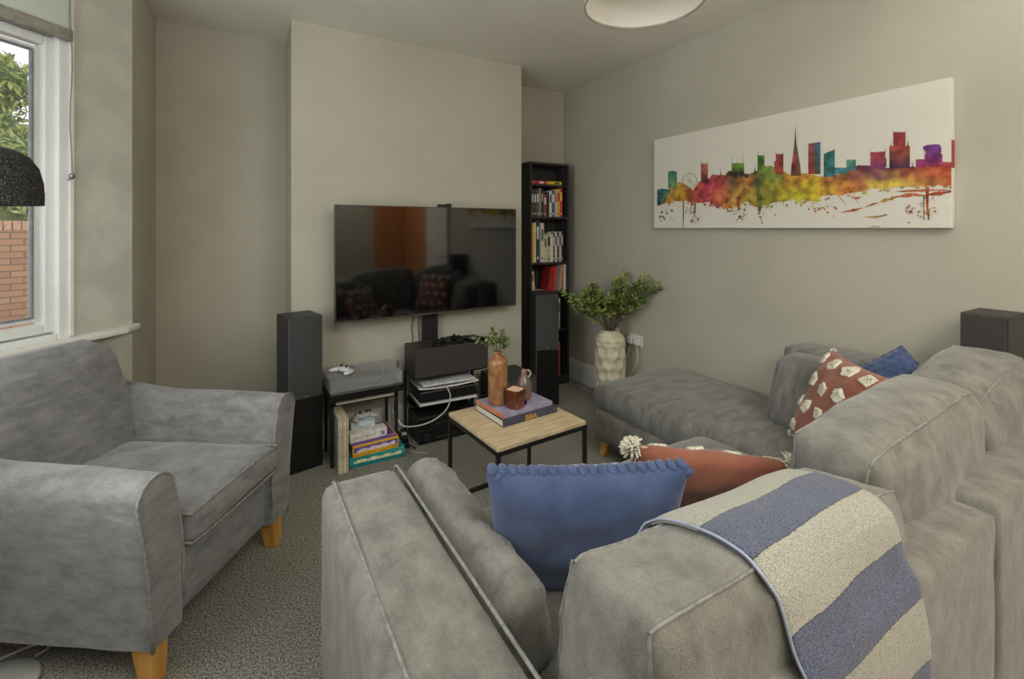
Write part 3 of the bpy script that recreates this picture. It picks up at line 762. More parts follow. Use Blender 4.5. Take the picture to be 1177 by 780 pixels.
MB().box(-.2, .32, -.265, -.02, .246, .254).build('shelf', GLASSBLK, st, bevel=.002)
MB().box(-.2, -.185, -.06, -.035, .0, .43).build('shelf_support', BLACKM, st); MB().box(.30,.315,-.06,-.035,.0,.43).build('shelf_support', BLACKM, st)
# centre speaker
csx = (.962, 1.485)
cs = thing('centre_speaker', 'wide dark brown centre speaker under the television', 'speaker', (1.2235, 2.97, .437))
MB().box(-.262, .262, -.10, .12, 0, .185).build('cabinet', CENTREV, cs, bevel=.003)
MB().box(-.258, .258, -.108, -.10, .004, .181).build('grille', mat('brown_grille_cloth', (52,47,45), .9, (68,62,60), 400, .2, 500), cs, bevel=.003)
# game controllers
def gamepad(name, label, loc, rz, m, m2, tiltx=0):
    o = thing(name, label, 'game controller', loc, rz); o.rotation_euler = (tiltx, 0, rz)
    mb = MB()
    mb.ball((0,.004,.018), (.066,.030,.018), 10)
    for sx in (-1, 1):
        M = Matrix.Translation((sx*.056,-.016,.014)) @ Matrix.Rotation(sx*R(20), 4, 'Z')
        mb.ball((0,0,0), (.021,.046,.014), 9, M)
    mb.build('shell', m, o, smooth=True)
    for x, y in ((-.022,-.004), (.022,-.004)): MB().lathe([(.005,.030),(.005,.040),(.009,.041),(.009,.045),(.001,.045)], 12, Matrix.Translation((x,y,0))).build('thumbstick', m2, o, smooth=True, autos=40)
    k = MB()
    for q in range(4): k.lathe([(.0045,.028),(.0045,.036),(.001,.0365)], 8, Matrix.Translation((.046+.010*math.cos(q*1.571), .010+.010*math.sin(q*1.571), 0)))
    k.build('buttons', m2, o); MB().box(-.052,-.040,.008,.012,.028,.036).box(-.048,-.044,.004,.016,.028,.036).build('direction_pad', m2, o)
    return o
gamepad('game_controller', 'left black game controller on the wide brown centre speaker', (1.15, 2.93, .6225), R(30), BLACKP, BLACKM)
gamepad('game_controller', 'right black game controller on the wide brown centre speaker, turned sideways', (1.29, 2.96, .6225), R(-70), BLACKP, BLACKM)
for i, (x, y, rz, lb) in enumerate(((1.362, 2.955, 20, 'black remote control on the centre speaker, nearest the controllers'), (1.410, 2.965, 20, 'black remote control between two others on the centre speaker'), (1.456, 2.945, 20, 'black remote control at the right end of the centre speaker'))):
    o = thing('remote_control', lb, 'remote control', (x, y, .622), R(rz))
    MB().box(-.016, .016, -.075, .075, 0, .016).build('case', BLACKP, o, bevel=.005)
    k = MB()
    for a_ in range(3):
        for b_ in range(7): k.box(-.010+.008*a_, -.005+.008*a_, -.06+.016*b_, -.053+.016*b_, .016, .018)
    k.build('buttons', colour((96,96,98)), o)
# white console lying flat
gc = thing('game_console', 'white and black games console lying flat under the centre speaker', 'games console', (1.20, 2.985, .2545), R(-3))
MB().box(-.195, .195, -.115, .12, .014, .088).build('body', BLACKP, gc, bevel=.01)
def fin(z, s): 
    mb = MB(); NXx = 14
    rings = []
    for k in range(NXx+1):
        u = -1+2*k/NXx; x = .205*u; zz = z+s*.012*(u*u)+s*.0
        rings.append([(x, -.13-.008*u, zz+s*.010), (x, -.128, zz+s*.016), (x, .125, zz+s*.004), (x, .125, zz), (x, -.128, zz+s*.006)])
    return mb.loft(rings)
fin(.092, 1).build('upper_panel', WHITEP, gc, smooth=True, autos=30); fin(.018, -1).build('lower_panel', WHITEP, gc, smooth=True, autos=30) if False else MB().box(-.2,.2,-.13,.122,.0,.012).build('lower_panel', WHITEP, gc, bevel=.004)
db = thing('set_top_box', 'slim white box standing on the games console', 'media box', (1.20, 2.975, .379), R(-3))
MB().box(-.18, .18, -.13, .10, 0, .012).build('case', colour((196,198,200)), db, bevel=.004); MB().box(-.15,.15,-.1295,-.128,.003,.009).build('front_strip', BLACKP, db) if False else None
# amplifiers on the floor
def amp(label, z, h, knobs):
    o = thing('amplifier', label, 'amplifier', (1.205, 3.0, z))
    MB().box(-.215, .215, -.11, .10, .004, h).build('case', BLACKV, o, bevel=.003)
    MB().box(-.213, .213, -.118, -.11, .006, h-.003).build('front_panel', BLACKP, o, bevel=.002)
    mb = MB()
    for k in range(22): mb.box(-.19+k*.0175, -.181+k*.0175, -.09, .08, h, h+.0015)
    mb.build('vent_slats', colour((12,12,12)), o)
    for x, r_ in knobs:
        MB().lathe([(r_,0),(r_,.012),(r_*.85,.015),(.001,.015)], 18, Matrix.Translation((x,-.118,h*.5)) @ Matrix.Rotation(R(90), 4, 'X')).build('knob', BLACKM, o, smooth=True, autos=40)
    mb = MB()
    for k in range(8): mb.box(-.10+k*.022, -.088+k*.022, -.1195, -.118, h*.3, h*.3+.005)
    mb.build('button_row', colour((86,86,88)), o)
amp('black amplifier on the floor at the bottom of the hi-fi stack', 0, .092, [(-.16,.022), (.15,.022)])
amp('black receiver resting on the bottom amplifier of the hi-fi stack', .0935, .075, [(-.17,.012), (-.13,.012), (.16,.02)])
# subwoofer
sw = thing('subwoofer', 'black cube subwoofer on the floor behind the coffee table', 'speaker', (1.685, 2.94, 0))
MB().box(-.15, .15, -.145, .15, .015, .35).build('cabinet', BLACKV, sw, bevel=.003); MB().box(-.14, .14, -.155, -.145, .025, .34).build('grille', GRILLE, sw, bevel=.003)
for sx in (-1,1):
    for sy in (-1,1): MB().lathe([(.018,0),(.018,.015)], 12, Matrix.Translation((sx*.12, sy*.12, 0))).build('foot', BLACKP, sw)
# tower speakers : local -Y is the front
def tower(label, w, d, h, grille_top, loc, rz):
    o = thing('tower_speaker', label, 'speaker', loc, rz)
    MB().box(-w/2, w/2, .012, d, .0, h).build('cabinet', BLACKV, o, bevel=.003)
    MB().box(-w/2, w/2, 0, .012, .0, h*grille_top).build('lower_front', BLACKP, o, bevel=.002)
    # gently bowed grille
    mb = MB(); rings = []
    for z in (h*grille_top+.004, h-.004):
        rings.append([(-w/2+.003+(w-.006)*k/10, -.012*(1-(2*k/10-1)**2)-.001, z) for k in range(11)]+[(w/2-.003, .012, z), (-w/2+.003, .012, z)])
    mb.loft(rings).build('grille', GRILLE, o, smooth=True, autos=40)
    MB().box(-.012, .012, -.014, -.0115, h*grille_top+.014, h*grille_top+.020).build('badge', SILVER, o)
    MB().box(-w/2-.001, -w/2+.003, -.001, .003, 0, h).build('edge_strip', colour((84,84,84), .3), o)
    return o
v1 = Vector((.235, 2.905)); v2 = Vector((.425, 2.945)); mid = (v1+v2)/2
tower('black floorstanding speaker on the left, behind the armchair', .19, .23, .885, .47, (mid.x, mid.y, 0), math.atan2(v2.y-v1.y, v2.x-v1.x))
v1 = Vector((2.013, 3.065)); v2 = Vector((2.185, 3.0)); mid = (v1+v2)/2
tower('black floorstanding speaker in front of the black bookcase', .184, .27, .872, .50, (mid.x, mid.y, 0), math.atan2(v2.y-v1.y, v2.x-v1.x))
# small speaker on the corner of the sofa back
sr = thing('bookshelf_speaker', 'black box speaker standing on the sofa back in the corner by the picture wall', 'speaker', (2.565, .632, .7975))
MB().box(-.10, .105, -.07, .065, 0, .27).build('cabinet', mat('black_ash_brown', (46,42,38), .5, (60,56,50), 30, stretch=(1,1,.1)), sr, bevel=.003)
MB().box(-.111, -.10, -.066, .061, .004, .266).build('grille', mat('brown_grille_cloth', (52,47,45), .9, (68,62,60), 400, .2, 500), sr, bevel=.002)

# turntable stand, turntable, records, games
ts = thing('turntable_stand', 'low black metal stand under the turntable', 'stand', (.655, 2.98, 0))
for x in (-.19, .19):
    for y in (-.10, .13): MB().box(x-.009, x+.009, y-.009, y+.009, 0, .385).build('leg', BLACKM, ts)
MB().box(-.199, .199, -.109, .139, .385, .40).build('top_shelf', BLACKM, ts, bevel=.002)
MB().box(-.199, .199, -.109, -.095, .355, .366).box(-.199,.199,.125,.139,.355,.366).build('rail', BLACKM, ts)
mg = thing('magazine', 'cream magazine lying on the rails under the turntable shelf', 'magazine', (.655, 2.985, .3665)); MB().box(-.17, .17, -.125, .11, 0, .016).build('pages', PAPER, mg)
tt = thing('turntable', 'black turntable with a clear dust cover on the low metal stand', 'turntable', (.655, 2.975, .4005))
MB().box(-.215, .215, -.165, .165, .0, .048).build('plinth', BLACKP, tt, bevel=.006)
MB().lathe([(.001,.049),(.145,.049),(.148,.056),(.148,.066),(.001,.066)], 40, Matrix.Translation((-.04,.0,0))).build('platter', SILVER, tt, smooth=True, autos=40)
MB().lathe([(.142,.0665),(.142,.0685),(.001,.0685)], 40, Matrix.Translation((-.04,0,0))).build('record', colour((14,14,15), .3), tt)
MB().tube([(.16,.11,.05),(.16,.11,.085),(.15,.09,.085),(.13,-.05,.078),(.10,-.08,.074)], .005, 8).box(.085,.11,-.10,-.075,.069,.078).build('tonearm', SILVER, tt, smooth=False)
MB().lathe([(.018,.048),(.018,.058),(.001,.058)], 16, Matrix.Translation((.18,-.13,0))).build('speed_knob', BLACKM, tt)
lid = MB(); x, y0, y1, z0, z1, t_ = .210, -.158, .160, .050, .120, .003
lid.box(-x, x, y0, y1, z1-t_, z1).box(-x, x, y0, y0+t_, z0, z1-t_).box(-x, x, y1-t_, y1, z0, z1-t_).box(-x, -x+t_, y0, y1, z0, z1-t_).box(x-t_, x, y0, y1, z0, z1-t_)
lid.build('dust_cover', LID, tt)
gamepad('game_controller', 'white game controller on the clear turntable cover', (.55, 2.965, .5215), R(-60), WHITEP, BLACKP)
cols = [(198,196,186),(214,206,176),(206,190,150),(222,214,190),(196,178,140)]
for i, cc in enumerate(cols):
    o = thing('vinyl_record', ['white record sleeve, leftmost of the upright records under the turntable', 'cream record sleeve, second from the left under the turntable', 'tan record sleeve, middle of the five under the turntable', 'pale cream record sleeve, fourth from the left under the turntable', 'darker tan record sleeve beside the board games'][i], 'record', (.487+i*.0115, 2.935, 0))
    k = .0045
    MB().box(-k, k, -.155, .155, 0, .312).build('sleeve', colour(cc), o)
def gbox(label, loc, rz, w, d, h, side, top, art, name='board_game'):
    o = thing(name, label, 'board game', loc, rz)
    MB().box(-w/2, w/2, -d/2, d/2, 0, h*.3).build('box_base', colour(side), o)
    MB().box(-w/2-.002, w/2+.002, -d/2-.002, d/2+.002, h*.3, h).build('lid', colour(top), o, bevel=.001)
    mb = MB(); mb2 = MB()
    for k in range(14):
        x = -w/2+.03+(w-.06)*k/13; s = .012+.01*abs(math.sin(k*2.3))
        mb.box(x-s*.5, x+s*.5, -d/2-.0032, -d/2-.002, h*.4, h*.4+s*min(1, h/.07))
    for k in range(22):
        x = random.uniform(-w/2+.02, w/2-.02); y = random.uniform(-d/2+.02, d/2-.02); s = random.uniform(.01,.028)
        mb2.prism([(x+s*math.cos(q*1.047), y+s*.7*math.sin(q*1.047)) for q in range(6)], .0008, 'z', Matrix.Translation((0,0,h+.0001*k)))
    mb.build('side_artwork', colour(art[0]), o); mb2.build('top_artwork', colour(art[1]), o)
    return o
gbox('teal and white board game at the bottom of the stack under the turntable', (.715, 2.945, 0), R(-2), .32, .28, .062, (24,120,128), (38,150,152), ((232,226,180), (206,214,150)))
g2 = gbox('yellow edged purple board game on top of the teal one', (.695, 2.93, .064), R(2), .27, .26, .066, (214,164,40), (112,82,150), ((226,212,232), (150,110,170)))
MB().box(-.137,.137,-.1334,-.132,.058,.066).box(-.137,.137,-.1334,-.132,.018,.026).box(-.137,-.130,-.1334,-.132,.018,.066).box(.130,.137,-.1334,-.132,.018,.066).box(.130,.137,-.132,.132,.066,.068).box(-.137,.137,-.132,-.124,.066,.068).build('yellow_border', colour((224,176,48)), g2)
wb = thing('carton', 'slim white carton with small print, lying on the purple board game', 'box', (.665, 2.875, .1335), R(4)); MB().box(-.11, .11, -.035, .035, 0, .052).build('box', colour((216,214,208)), wb, bevel=.002)
mb = MB()
for k in range(9): mb.box(-.08+k*.014, -.073+k*.014, -.0358, -.035, .022, .030)
mb.box(.075,.095,-.0358,-.035,.012,.032); mb.build('print', colour((126,126,134)), wb)
wb2 = thing('carton', 'small pale blue and white carton behind the slim one', 'box', (.66, 2.965, .1335), R(-12)); MB().box(-.07, .07, -.045, .045, 0, .085).build('box', colour((190,202,212)), wb2, bevel=.002); MB().prism([(.02*math.cos(q), .012*math.sin(q)+.04) for q in [i*.8 for i in range(8)]], .0008, 'y', Matrix.Translation((0,-.0458,0))).build('print', colour((196,96,120)), wb2)
gamepad('game_controller', 'grey game controller resting on the pale blue carton', (.66, 2.965, .2195), R(15), colour((176,176,172)), BLACKP)
# cables
def cable(label, pts, r=.003, m=None, name='cable'):
    P = [Vector(p) for p in pts]; out = []
    for i in range(len(P)-1):
        p0 = P[max(0,i-1)]; p1 = P[i]; p2 = P[i+1]; p3 = P[min(len(P)-1, i+2)]
        for k in range(8):
            t = k/8; out.append(.5*((2*p1)+(-p0+p2)*t+(2*p0-5*p1+4*p2-p3)*t*t+(-p0+3*p1-3*p2+p3)*t**3))
    out.append(P[-1]); o = MB().tube(out, r, 6).build(name, m or BLACKP, smooth=True); return tag(o, label, 'cable')
cable('white cable sagging across the front of the hi-fi stack', [(.845,2.90,.23),(.875,2.85,.17),(.97,2.855,.145),(1.08,2.85,.16),(1.17,2.845,.22),(1.19,2.838,.30),(1.17,2.85,.36)], .0045, CABLEW)
cable('black cable hanging behind the television, left of the column', [(1.05,3.16,.82),(1.04,3.165,.7),(1.045,3.165,.6),(1.03,3.165,.4),(1.0,3.165,.1)], .0028)
cable('thin black cable hanging just left of the column stand', [(1.09,3.16,.82),(1.085,3.165,.7),(1.09,3.165,.62),(1.075,3.165,.4),(1.05,3.165,.1)], .0028)
cable('black cable looping down between turntable and hi-fi stack', [(.90,3.14,.44),(.915,3.10,.36),(.885,3.05,.25),(.875,3.0,.12),(.91,2.96,.03),(.96,2.85,.006)], .004)
cable('second black cable looping behind the hi-fi stack', [(.93,3.13,.50),(.93,3.13,.35),(.90,3.12,.2),(.91,3.1,.1),(.93,3.1,.05)], .0035)
cable('white cable curling on the floor by the black cable', [(.93,3.14,.3),(.895,3.12,.18),(.91,3.08,.08),(.94,3.0,.02),(.95,2.9,.006),(.93,2.82,.006),(1.0,2.76,.005)], .0035, CABLEW)
es = thing('extension_lead', 'black power strip with plugs on the floor between turntable and amplifiers', 'extension lead', (.925, 2.98, 0), R(80)); MB().box(-.09,.09,-.022,.022,0,.03).build('strip', BLACKP, es, bevel=.004)
for k in range(3): MB().box(-.07+k*.052, -.035+k*.052, -.016, .016, .03, .065).build('plug', BLACKP if k != 1 else WHITEP, es, bevel=.005)

# ------------------------------------------------------------------ bookcase and books
bx0, bx1, by0, by1, bh = 2.155, 2.573, 3.375, 3.575, 1.975
bc = thing('bookcase', 'tall narrow black bookcase in the right alcove', 'bookcase', (0,0,0)); BO = Vector(((bx0+bx1)/2, (by0+by1)/2, 0)); bc.location = BO
def bp_(mb, name, m=BLACKV): mb.v = [v-BO for v in mb.v]; return mb.build(name, m, bc, bevel=.001)
tk = .018
bp_(MB().box(bx0, bx0+tk, by0, by1, 0, bh), 'side_panel'); bp_(MB().box(bx1-tk, bx1, by0, by1, 0, bh), 'side_panel')
bp_(MB().box(bx0+tk, bx1-tk, by0, by1, bh-tk, bh), 'top_panel'); bp_(MB().box(bx0+tk, bx1-tk, by1-.006, by1, 0, bh-tk), 'back_panel'); bp_(MB().box(bx0+tk, bx1-tk, by0+.008, by0+.02, 0, .06), 'plinth')
SH = [1.785, 1.500, 1.098, .835, .497, .078]
for z in SH: bp_(MB().box(bx0+tk, bx1-tk, by0+.004, by1-.006, z-tk, z), 'shelf')
ordw = ['leftmost', 'second', 'third', 'fourth', 'fifth', 'sixth', 'seventh', 'eighth', 'ninth', 'tenth', 'eleventh', 'twelfth', 'thirteenth', 'fourteenth']
def book(label, x, z, w, h, rgb, lean=0, d=.13, group=None, band=None):
    o = thing('book', label, 'book', (x, by0+.022, z+(w*math.sin(lean) if 0 < lean < 1 else 0)), 0, group); o.rotation_euler = (0, lean, 0)
    MB().box(.0015, w-.0015, .002, d-.003, .002, h-.003).build('pages', PAPER, o)
    MB().box(0, .0016, 0, d, 0, h).box(w-.0016, w, 0, d, 0, h).box(.0016, w-.0016, 0, .0018, 0, h).build('cover', colour(rgb), o)
    if band:
        mb = MB().box(w*.2, w*.8, -.0006, 0, h*.55, h*.85)
        mb.box(w*.3, w*.7, -.0006, 0, h*.08, h*.14); mb.build('spine_lettering', colour(band), o)
    return o
cn = {}
def row(shelfname, z, x, items, gap=.0012):
    for i, it in enumerate(items):
        w, h, rgb, nm = it[:4]; band = it[4] if len(it) > 4 else None
        pos = ordw[i] if i == 0 else ordw[i]+' from the left'
        book('%s book, %s on the %s bookcase shelf' % (nm, pos, shelfname), x, z+.0005, w, h, rgb, 0, group='books on the %s shelf' % shelfname, band=band); x += w+gap
    return x
W_ = (206,204,196)
row('second', SH[1], bx0+tk+.003, [(.030,.225,(70,76,72),'grey green',W_),(.026,.225,(62,70,64),'dark green',W_),(.028,.232,(92,92,88),'mid grey',W_),(.016,.250,(150,146,134),'tall pale grey'),(.026,.24,(44,46,52),'charcoal',(170,160,120)),(.03,.20,(120,70,66),'short dull red',(210,200,180)),(.028,.215,(52,32,34),'deep maroon'),(.026,.23,(206,202,190),'white',(60,60,60)),(.032,.235,(66,92,132),'blue',(220,220,220)),(.024,.24,(182,178,170),'light grey',(190,60,50)),(.03,.25,(206,160,58),'mustard yellow',(150,50,40)),(.026,.262,(178,56,58),'bright red',(230,200,90))])
xe = row('third', SH[2], bx0+tk+.004, [(.030,.345,(214,164,46),'tall yellow'),(.018,.35,(210,206,192),'tall white'),(.036,.372,(58,60,62),'tallest charcoal',W_),(.014,.35,(150,148,140),'thin tall grey'),(.030,.345,(202,200,188),'tall off-white',(90,90,90)),(.034,.245,(196,190,164),'cream',(110,104,80)),(.036,.262,(176,172,150),'wide beige',(30,36,60)),(.026,.25,(214,206,176),'pale cream'),(.018,.26,(74,74,72),'thin dark grey',W_),(.022,.268,(208,206,200),'white spotted',(90,40,40)),(.022,.265,(46,46,48),'black',W_),(.022,.27,(190,188,182),'silver grey',(40,40,40)),(.02,.275,(52,36,36),'dark maroon',W_)])
# fourth shelf: leaning group
book('short cream book leaning at the left of the fourth bookcase shelf', 2.185, SH[3]+.002, .034, .185, (204,190,150), R(-5), group='books on the fourth shelf', band=(120,100,60))
o = book('small white booklet lying on the fourth bookcase shelf', 2.31, SH[3]+.001, .012, .10, (206,202,192), R(-90)); o.location.x = 2.345; o.location.z = SH[3]+.001
book('dark red book leaning right on the fourth bookcase shelf', 2.352, SH[3]+.001, .045, .215, (150,34,36), R(9), group='books on the fourth shelf')
book('wide red book leaning beside the dark red one on the fourth bookcase shelf', 2.402, SH[3]+.001, .03, .22, (178,60,54), R(9), group='books on the fourth shelf')
book('blue grey book leaning on the fourth bookcase shelf', 2.438, SH[3]+.001, .024, .225, (92,120,138), R(9), group='books on the fourth shelf')
book('orange spined book on the fourth bookcase shelf', 2.468, SH[3]+.001, .022, .228, (196,130,88), R(8), group='books on the fourth shelf') 
book('tall white book upright at the right end of the fourth bookcase shelf', 2.531, SH[3]+.001, .019, .235, (200,198,190), 0, group='books on the fourth shelf')
row('fifth', SH[4], bx0+tk+.13, [(.026,.26,(60,60,58),'charcoal'),(.03,.27,(92,60,52),'brown'),(.022,.285,(206,202,192),'white',(60,60,60)),(.026,.29,(54,52,52),'black',W_),(.024,.275,(196,192,180),'ivory',(40,40,40)),(.028,.285,(46,50,54),'slate',W_),(.02,.27,(210,206,196),'bright white',(80,80,80))])
row('bottom', SH[5], bx0+tk+.14, [(.03,.235,(206,200,186),'ivory'),(.028,.27,(58,56,60),'charcoal',W_),(.03,.26,(34,96,104),'teal',(190,200,190)),(.036,.25,(42,66,72),'dark teal'),(.018,.28,(184,64,54),'red'),(.024,.30,(190,74,62),'tall red')])
o = book('red paperback lying on its side at the left of the top bookcase shelf', 2.19, SH[0], .03, .155, (168,44,44), R(90), group='books on the top shelf', band=W_); o.location = (bx0+tk+.005, by0+.022, SH[0]+.0305)
o = book('yellow paperback lying on its side at the right of the top bookcase shelf', 2.19, SH[0], .03, .165, (196,172,40), R(90), group='books on the top shelf', band=(80,60,20)); o.location = (bx0+tk+.165, by0+.022, SH[0]+.0305)
o = book('thin cream book under the red paperback on the top bookcase shelf', 2.19, SH[0], .012, .18, (190,150,100), R(90)); o.location = (bx0+tk+.185, by0+.03, SH[0]+.0445)
bpy.data.objects.remove(o.children[0]); [bpy.data.objects.remove(c_) for c_ in list(o.children)]; bpy.data.objects.remove(o)

# ------------------------------------------------------------------ vase, foliage, socket
VX, VY = 2.475, 2.73
vs_ = thing('floor_vase', 'tall cream ceramic floor vase with dimpled scale pattern', 'vase', (VX, VY, 0))
def dimple(a, z):
    if z > .535 or z < .02: return 0
    rowh = .085; r_ = z/rowh; i = int(r_); ph = a*9+(.5 if i % 2 else 0); fu = (ph % 1)-.5; fv = (r_ % 1)-.5
    dd = (fu/.5)**2+(fv/.55)**2
    return -.013*max(0, 1-dd)
prof = [(.10+.020*math.sin(min(1, z/.5)*2.2)*1.0, z) for z in [i*.54/54 for i in range(55)]]+[(.112,.55),(.100,.572),(.080,.585),(.072,.592),(.072,.612),(.078,.618),(.070,.618),(.062,.60),(.062,.3),(.001,.29)]
prof = [(.001,0)]+prof
MB().lathe(prof, 108, fn=dimple).build('body', CREAMF, vs_, smooth=True)
fo = thing('foliage_bunch', 'bushy green leafy branches standing in the cream floor vase', 'foliage', (VX, VY, .6))
ms = MB(); ml = MB()
rt = Vector((.863, -.505, 0))
tips = []
for k in range(26):
    s = -1+2*k/25; L = (.40 if s > 0 else .33)*s+random.uniform(-.04,.04); dpt = random.uniform(-.16,.12); hz = .36-.13*abs(s)+random.uniform(-.12,.10)+(.07 if s > .3 else 0)
    tip = rt*L+Vector((.505,.863,0))*dpt+Vector((0,0,hz))
    tips.append(tip)
for tip in tips:
    if VX+tip.x > XR-.04: tip.x = XR-.04-VX
    if VY+tip.y > 3.30: tip.y = 3.3-VY
    pts = [Vector((tip.x*.04, tip.y*.04, -.25)), Vector((tip.x*.10, tip.y*.10, .02)), Vector((tip.x*.45, tip.y*.45, tip.z*.65)), tip]
    ms.tube(pts, [.003,.003,.0022,.001], 5); sprig_leaves(ml, [pts[1].lerp(pts[2],.45), pts[2], pts[3]], .05, 60, 1.0)
for v in ml.v: v.x = min(v.x, XR-.012-VX)
ms.build('stem', STEM, fo); ml.build('leaves', LEAF, fo)
so2 = thing('wall_socket', 'white double wall socket low on the right wall beside the vase', 'socket', (XR, 2.655, .525))
MB().box(-.012, 0, -.073, .073, -.043, .043).build('face_plate', WHITEP, so2, bevel=.003)
for y in (-.035, .035): MB().box(-.045, -.012, y-.024, y+.024, -.03, .024).build('plug', WHITEP, so2, bevel=.006)
cable('white cable drooping from the left plug of the wall socket', [(XR-.03,2.69,.49),(XR-.05,2.71,.38),(XR-.05,2.80,.26),(XR-.06,2.92,.15),(XR-.06,3.1,.03),(XR-.08,3.28,.006)], .0035, CABLEW)
cable('white cable drooping from the right plug of the wall socket', [(XR-.03,2.62,.49),(XR-.05,2.60,.38),(XR-.05,2.68,.25),(XR-.06,2.82,.10),(XR-.08,2.95,.006),(XR-.10,3.2,.006)], .0035, CABLEW)

# ------------------------------------------------------------------ canvas picture of a city skyline
CY0, CY1, CZ0, CZ1 = 2.44, .775, 1.40, 2.05     # left edge in view, right edge in view
cv = thing('canvas_picture', 'long white canvas with a rainbow watercolour city skyline on the right wall', 'picture', (XR, (CY0+CY1)/2, CZ0))
CWd = CY0-CY1; CH = CZ1-CZ0
MB().box(-.038, 0, -CWd/2, CWd/2, 0, CH).build('canvas', CANVASW, cv, bevel=.002)
def vcmat():
    m = mat('watercolour_print', (200,90,60), .85); nt = m.node_tree; b = nt.nodes['Principled BSDF']
    at = nt.nodes.new('ShaderNodeAttribute'); at.attribute_name = 'ink'
    tc = nt.nodes.new('ShaderNodeTexCoord'); n = nt.nodes.new('ShaderNodeTexNoise'); n.inputs['Scale'].default_value = 22; n.inputs['Detail'].default_value = 7
    nt.links.new(tc.outputs['Object'], n.inputs['Vector'])
    r = nt.nodes.new('ShaderNodeValToRGB'); r.color_ramp.elements[0].position = .36; r.color_ramp.elements[0].color = (.30,.26,.28,1); r.color_ramp.elements[1].position = .62; r.color_ramp.elements[1].color = (1.25,1.22,1.15,1)
    nt.links.new(n.outputs['Fac'], r.inputs['Fac'])
    mx = nt.nodes.new('ShaderNodeMix'); mx.data_type = 'RGBA'; mx.blend_type = 'MULTIPLY'; mx.inputs[0].default_value = .75
    nt.links.new(at.outputs['Color'], mx.inputs[6]); nt.links.new(r.outputs['Color'], mx.inputs[7]); nt.links.new(mx.outputs[2], b.inputs['Base Color']); return m
# u runs 0..1 left to right on the canvas, v 0..1 bottom to top
def W(px, py):
    """photo reading of the artwork -> canvas coordinates (fractions of its own width and height)"""
    a = (px-588.5)/535; t = 2.642/(.5045+.8634*a); y = t*(.8634-.5045*a)
    return (CY0-y)/CWd, (1.4+(262-py)*t/535-CZ0)/CH
PV = []; PF = []; PC = []; layer = [0]
def U2(u, v): return (-.0385-.00004*(layer[0] % 110), CWd/2-min(1, max(0, u))*CWd, min(1, max(0, v))*CH)
def polyw(pts, cols_):
    o0 = len(PV); layer[0] += 1
    for (u, v), c_ in zip(pts, cols_): PV.append(U2(u, v)); PC.append(lin(c_))
    PF.append(tuple(range(o0, o0+len(pts))))
def poly(pts, cols_): polyw([W(*p) for p in pts], cols_)
def bld(x0, x1, yb, yt, cb, ctp, ytr=None):
    ytr = yt if ytr is None else ytr; poly([(x0,yb),(x1,yb),(x1,ytr),(x0,yt)], [cb,cb,ctp,ctp])
def spire(x, w, yb, yt, c_): poly([(x-w/2,yb),(x+w/2,yb),(x+w*.14,(yb+yt)/2),(x,yt),(x-w*.14,(yb+yt)/2)], [c_]*5)
def interp(t_, x):
    for (a, ca), (b, cb) in zip(t_, t_[1:]):
        if x <= b:
            f = max(0, (x-a)/(b-a)); return tuple(p+(q-p)*f for p, q in zip(ca, cb)) if isinstance(ca, tuple) else ca+(cb-ca)*f
    return t_[-1][1]
ctop = [(755,(60,100,110)),(766,(70,120,110)),(772,(190,160,60)),(785,(196,150,56)),(795,(176,80,56)),(812,(180,72,70)),(830,(176,66,76)),(842,(90,80,60)),(852,(150,96,60)),(862,(186,120,66)),(870,(76,84,48)),(880,(120,150,66)),(893,(130,160,76)),(903,(176,130,60)),(918,(196,140,56)),(935,(204,170,56)),(950,(190,130,60)),(965,(180,110,66)),(980,(150,90,80)),(995,(120,62,96)),(1012,(128,66,104)),(1028,(130,66,64)),(1045,(160,72,60)),(1070,(176,74,60)),(1096,(176,72,54))]
cbot = [(755,(50,110,110)),(765,(200,140,60)),(780,(196,160,50)),(795,(170,90,60)),(815,(200,70,100)),(835,(206,140,70)),(848,(200,160,80)),(862,(176,150,60)),(880,(140,140,56)),(900,(180,170,50)),(925,(206,196,50)),(950,(206,170,60)),(970,(204,140,70)),(988,(190,120,70)),(1000,(206,180,80)),(1030,(210,186,84)),(1060,(206,150,76)),(1096,(196,100,60))]
ytp = [(755,219),(768,218),(772,211),(780,209),(790,213),(797,219),(803,209),(812,207),(820,200),(832,203),(838,196),(850,199),(861,200),(869,197),(875,192),(885,190),(897,195),(908,201),(925,199),(945,203),(965,200),(974,193),(985,190),(1000,190),(1020,193),(1040,190),(1050,192),(1063,190),(1083,187),(1096,186)]
ybt = [(755,237),(770,232),(785,231),(800,233),(815,232),(830,238),(842,239),(856,232),(868,236),(880,237),(892,232),(910,229),(930,231),(945,225),(965,224),(985,221),(992,219),(1000,217),(1020,216),(1060,214),(1096,213)]
NB = 340; NVv = 9; o0 = 0
for i in range(NB+1):
    px = 755.3+(1096.8-755.3)*i/NB
    yt = interp(ytp, px)+1.0*nz((px*.35,0,0)); yb = interp(ybt, px)+2.6*nz((px*.11,3,0))+1.8*nz((px*.55,5,0))
    for j in range(NVv+1):
        f = j/NVv; y = yb+(yt-yb)*f; k = max(0, min(1, f*1.6-.4+.7*nz((px*.09,y*.12,4))))
        a_ = interp(cbot, px+9*nz((px*.07,y*.1,1))); b_ = interp(ctop, px+7*nz((px*.08,y*.12,2)))
        PV.append(U2(*W(px, y))); PC.append(lin(tuple(p*(1-k)+q*k for p, q in zip(a_, b_))))
for i in range(NB):
    for j in range(NVv): a_ = i*(NVv+1)+j; PF.append((a_, a_+NVv+1, a_+NVv+2, a_+1))
T_ = (56,122,116); RD = (166,74,66); GR = (112,150,58); PK = (176,66,92); PU = (112,58,124); DK = (60,60,46)
bld(768,778,216,197,(110,150,90),T_); spire(773,9,198,195.5,T_)
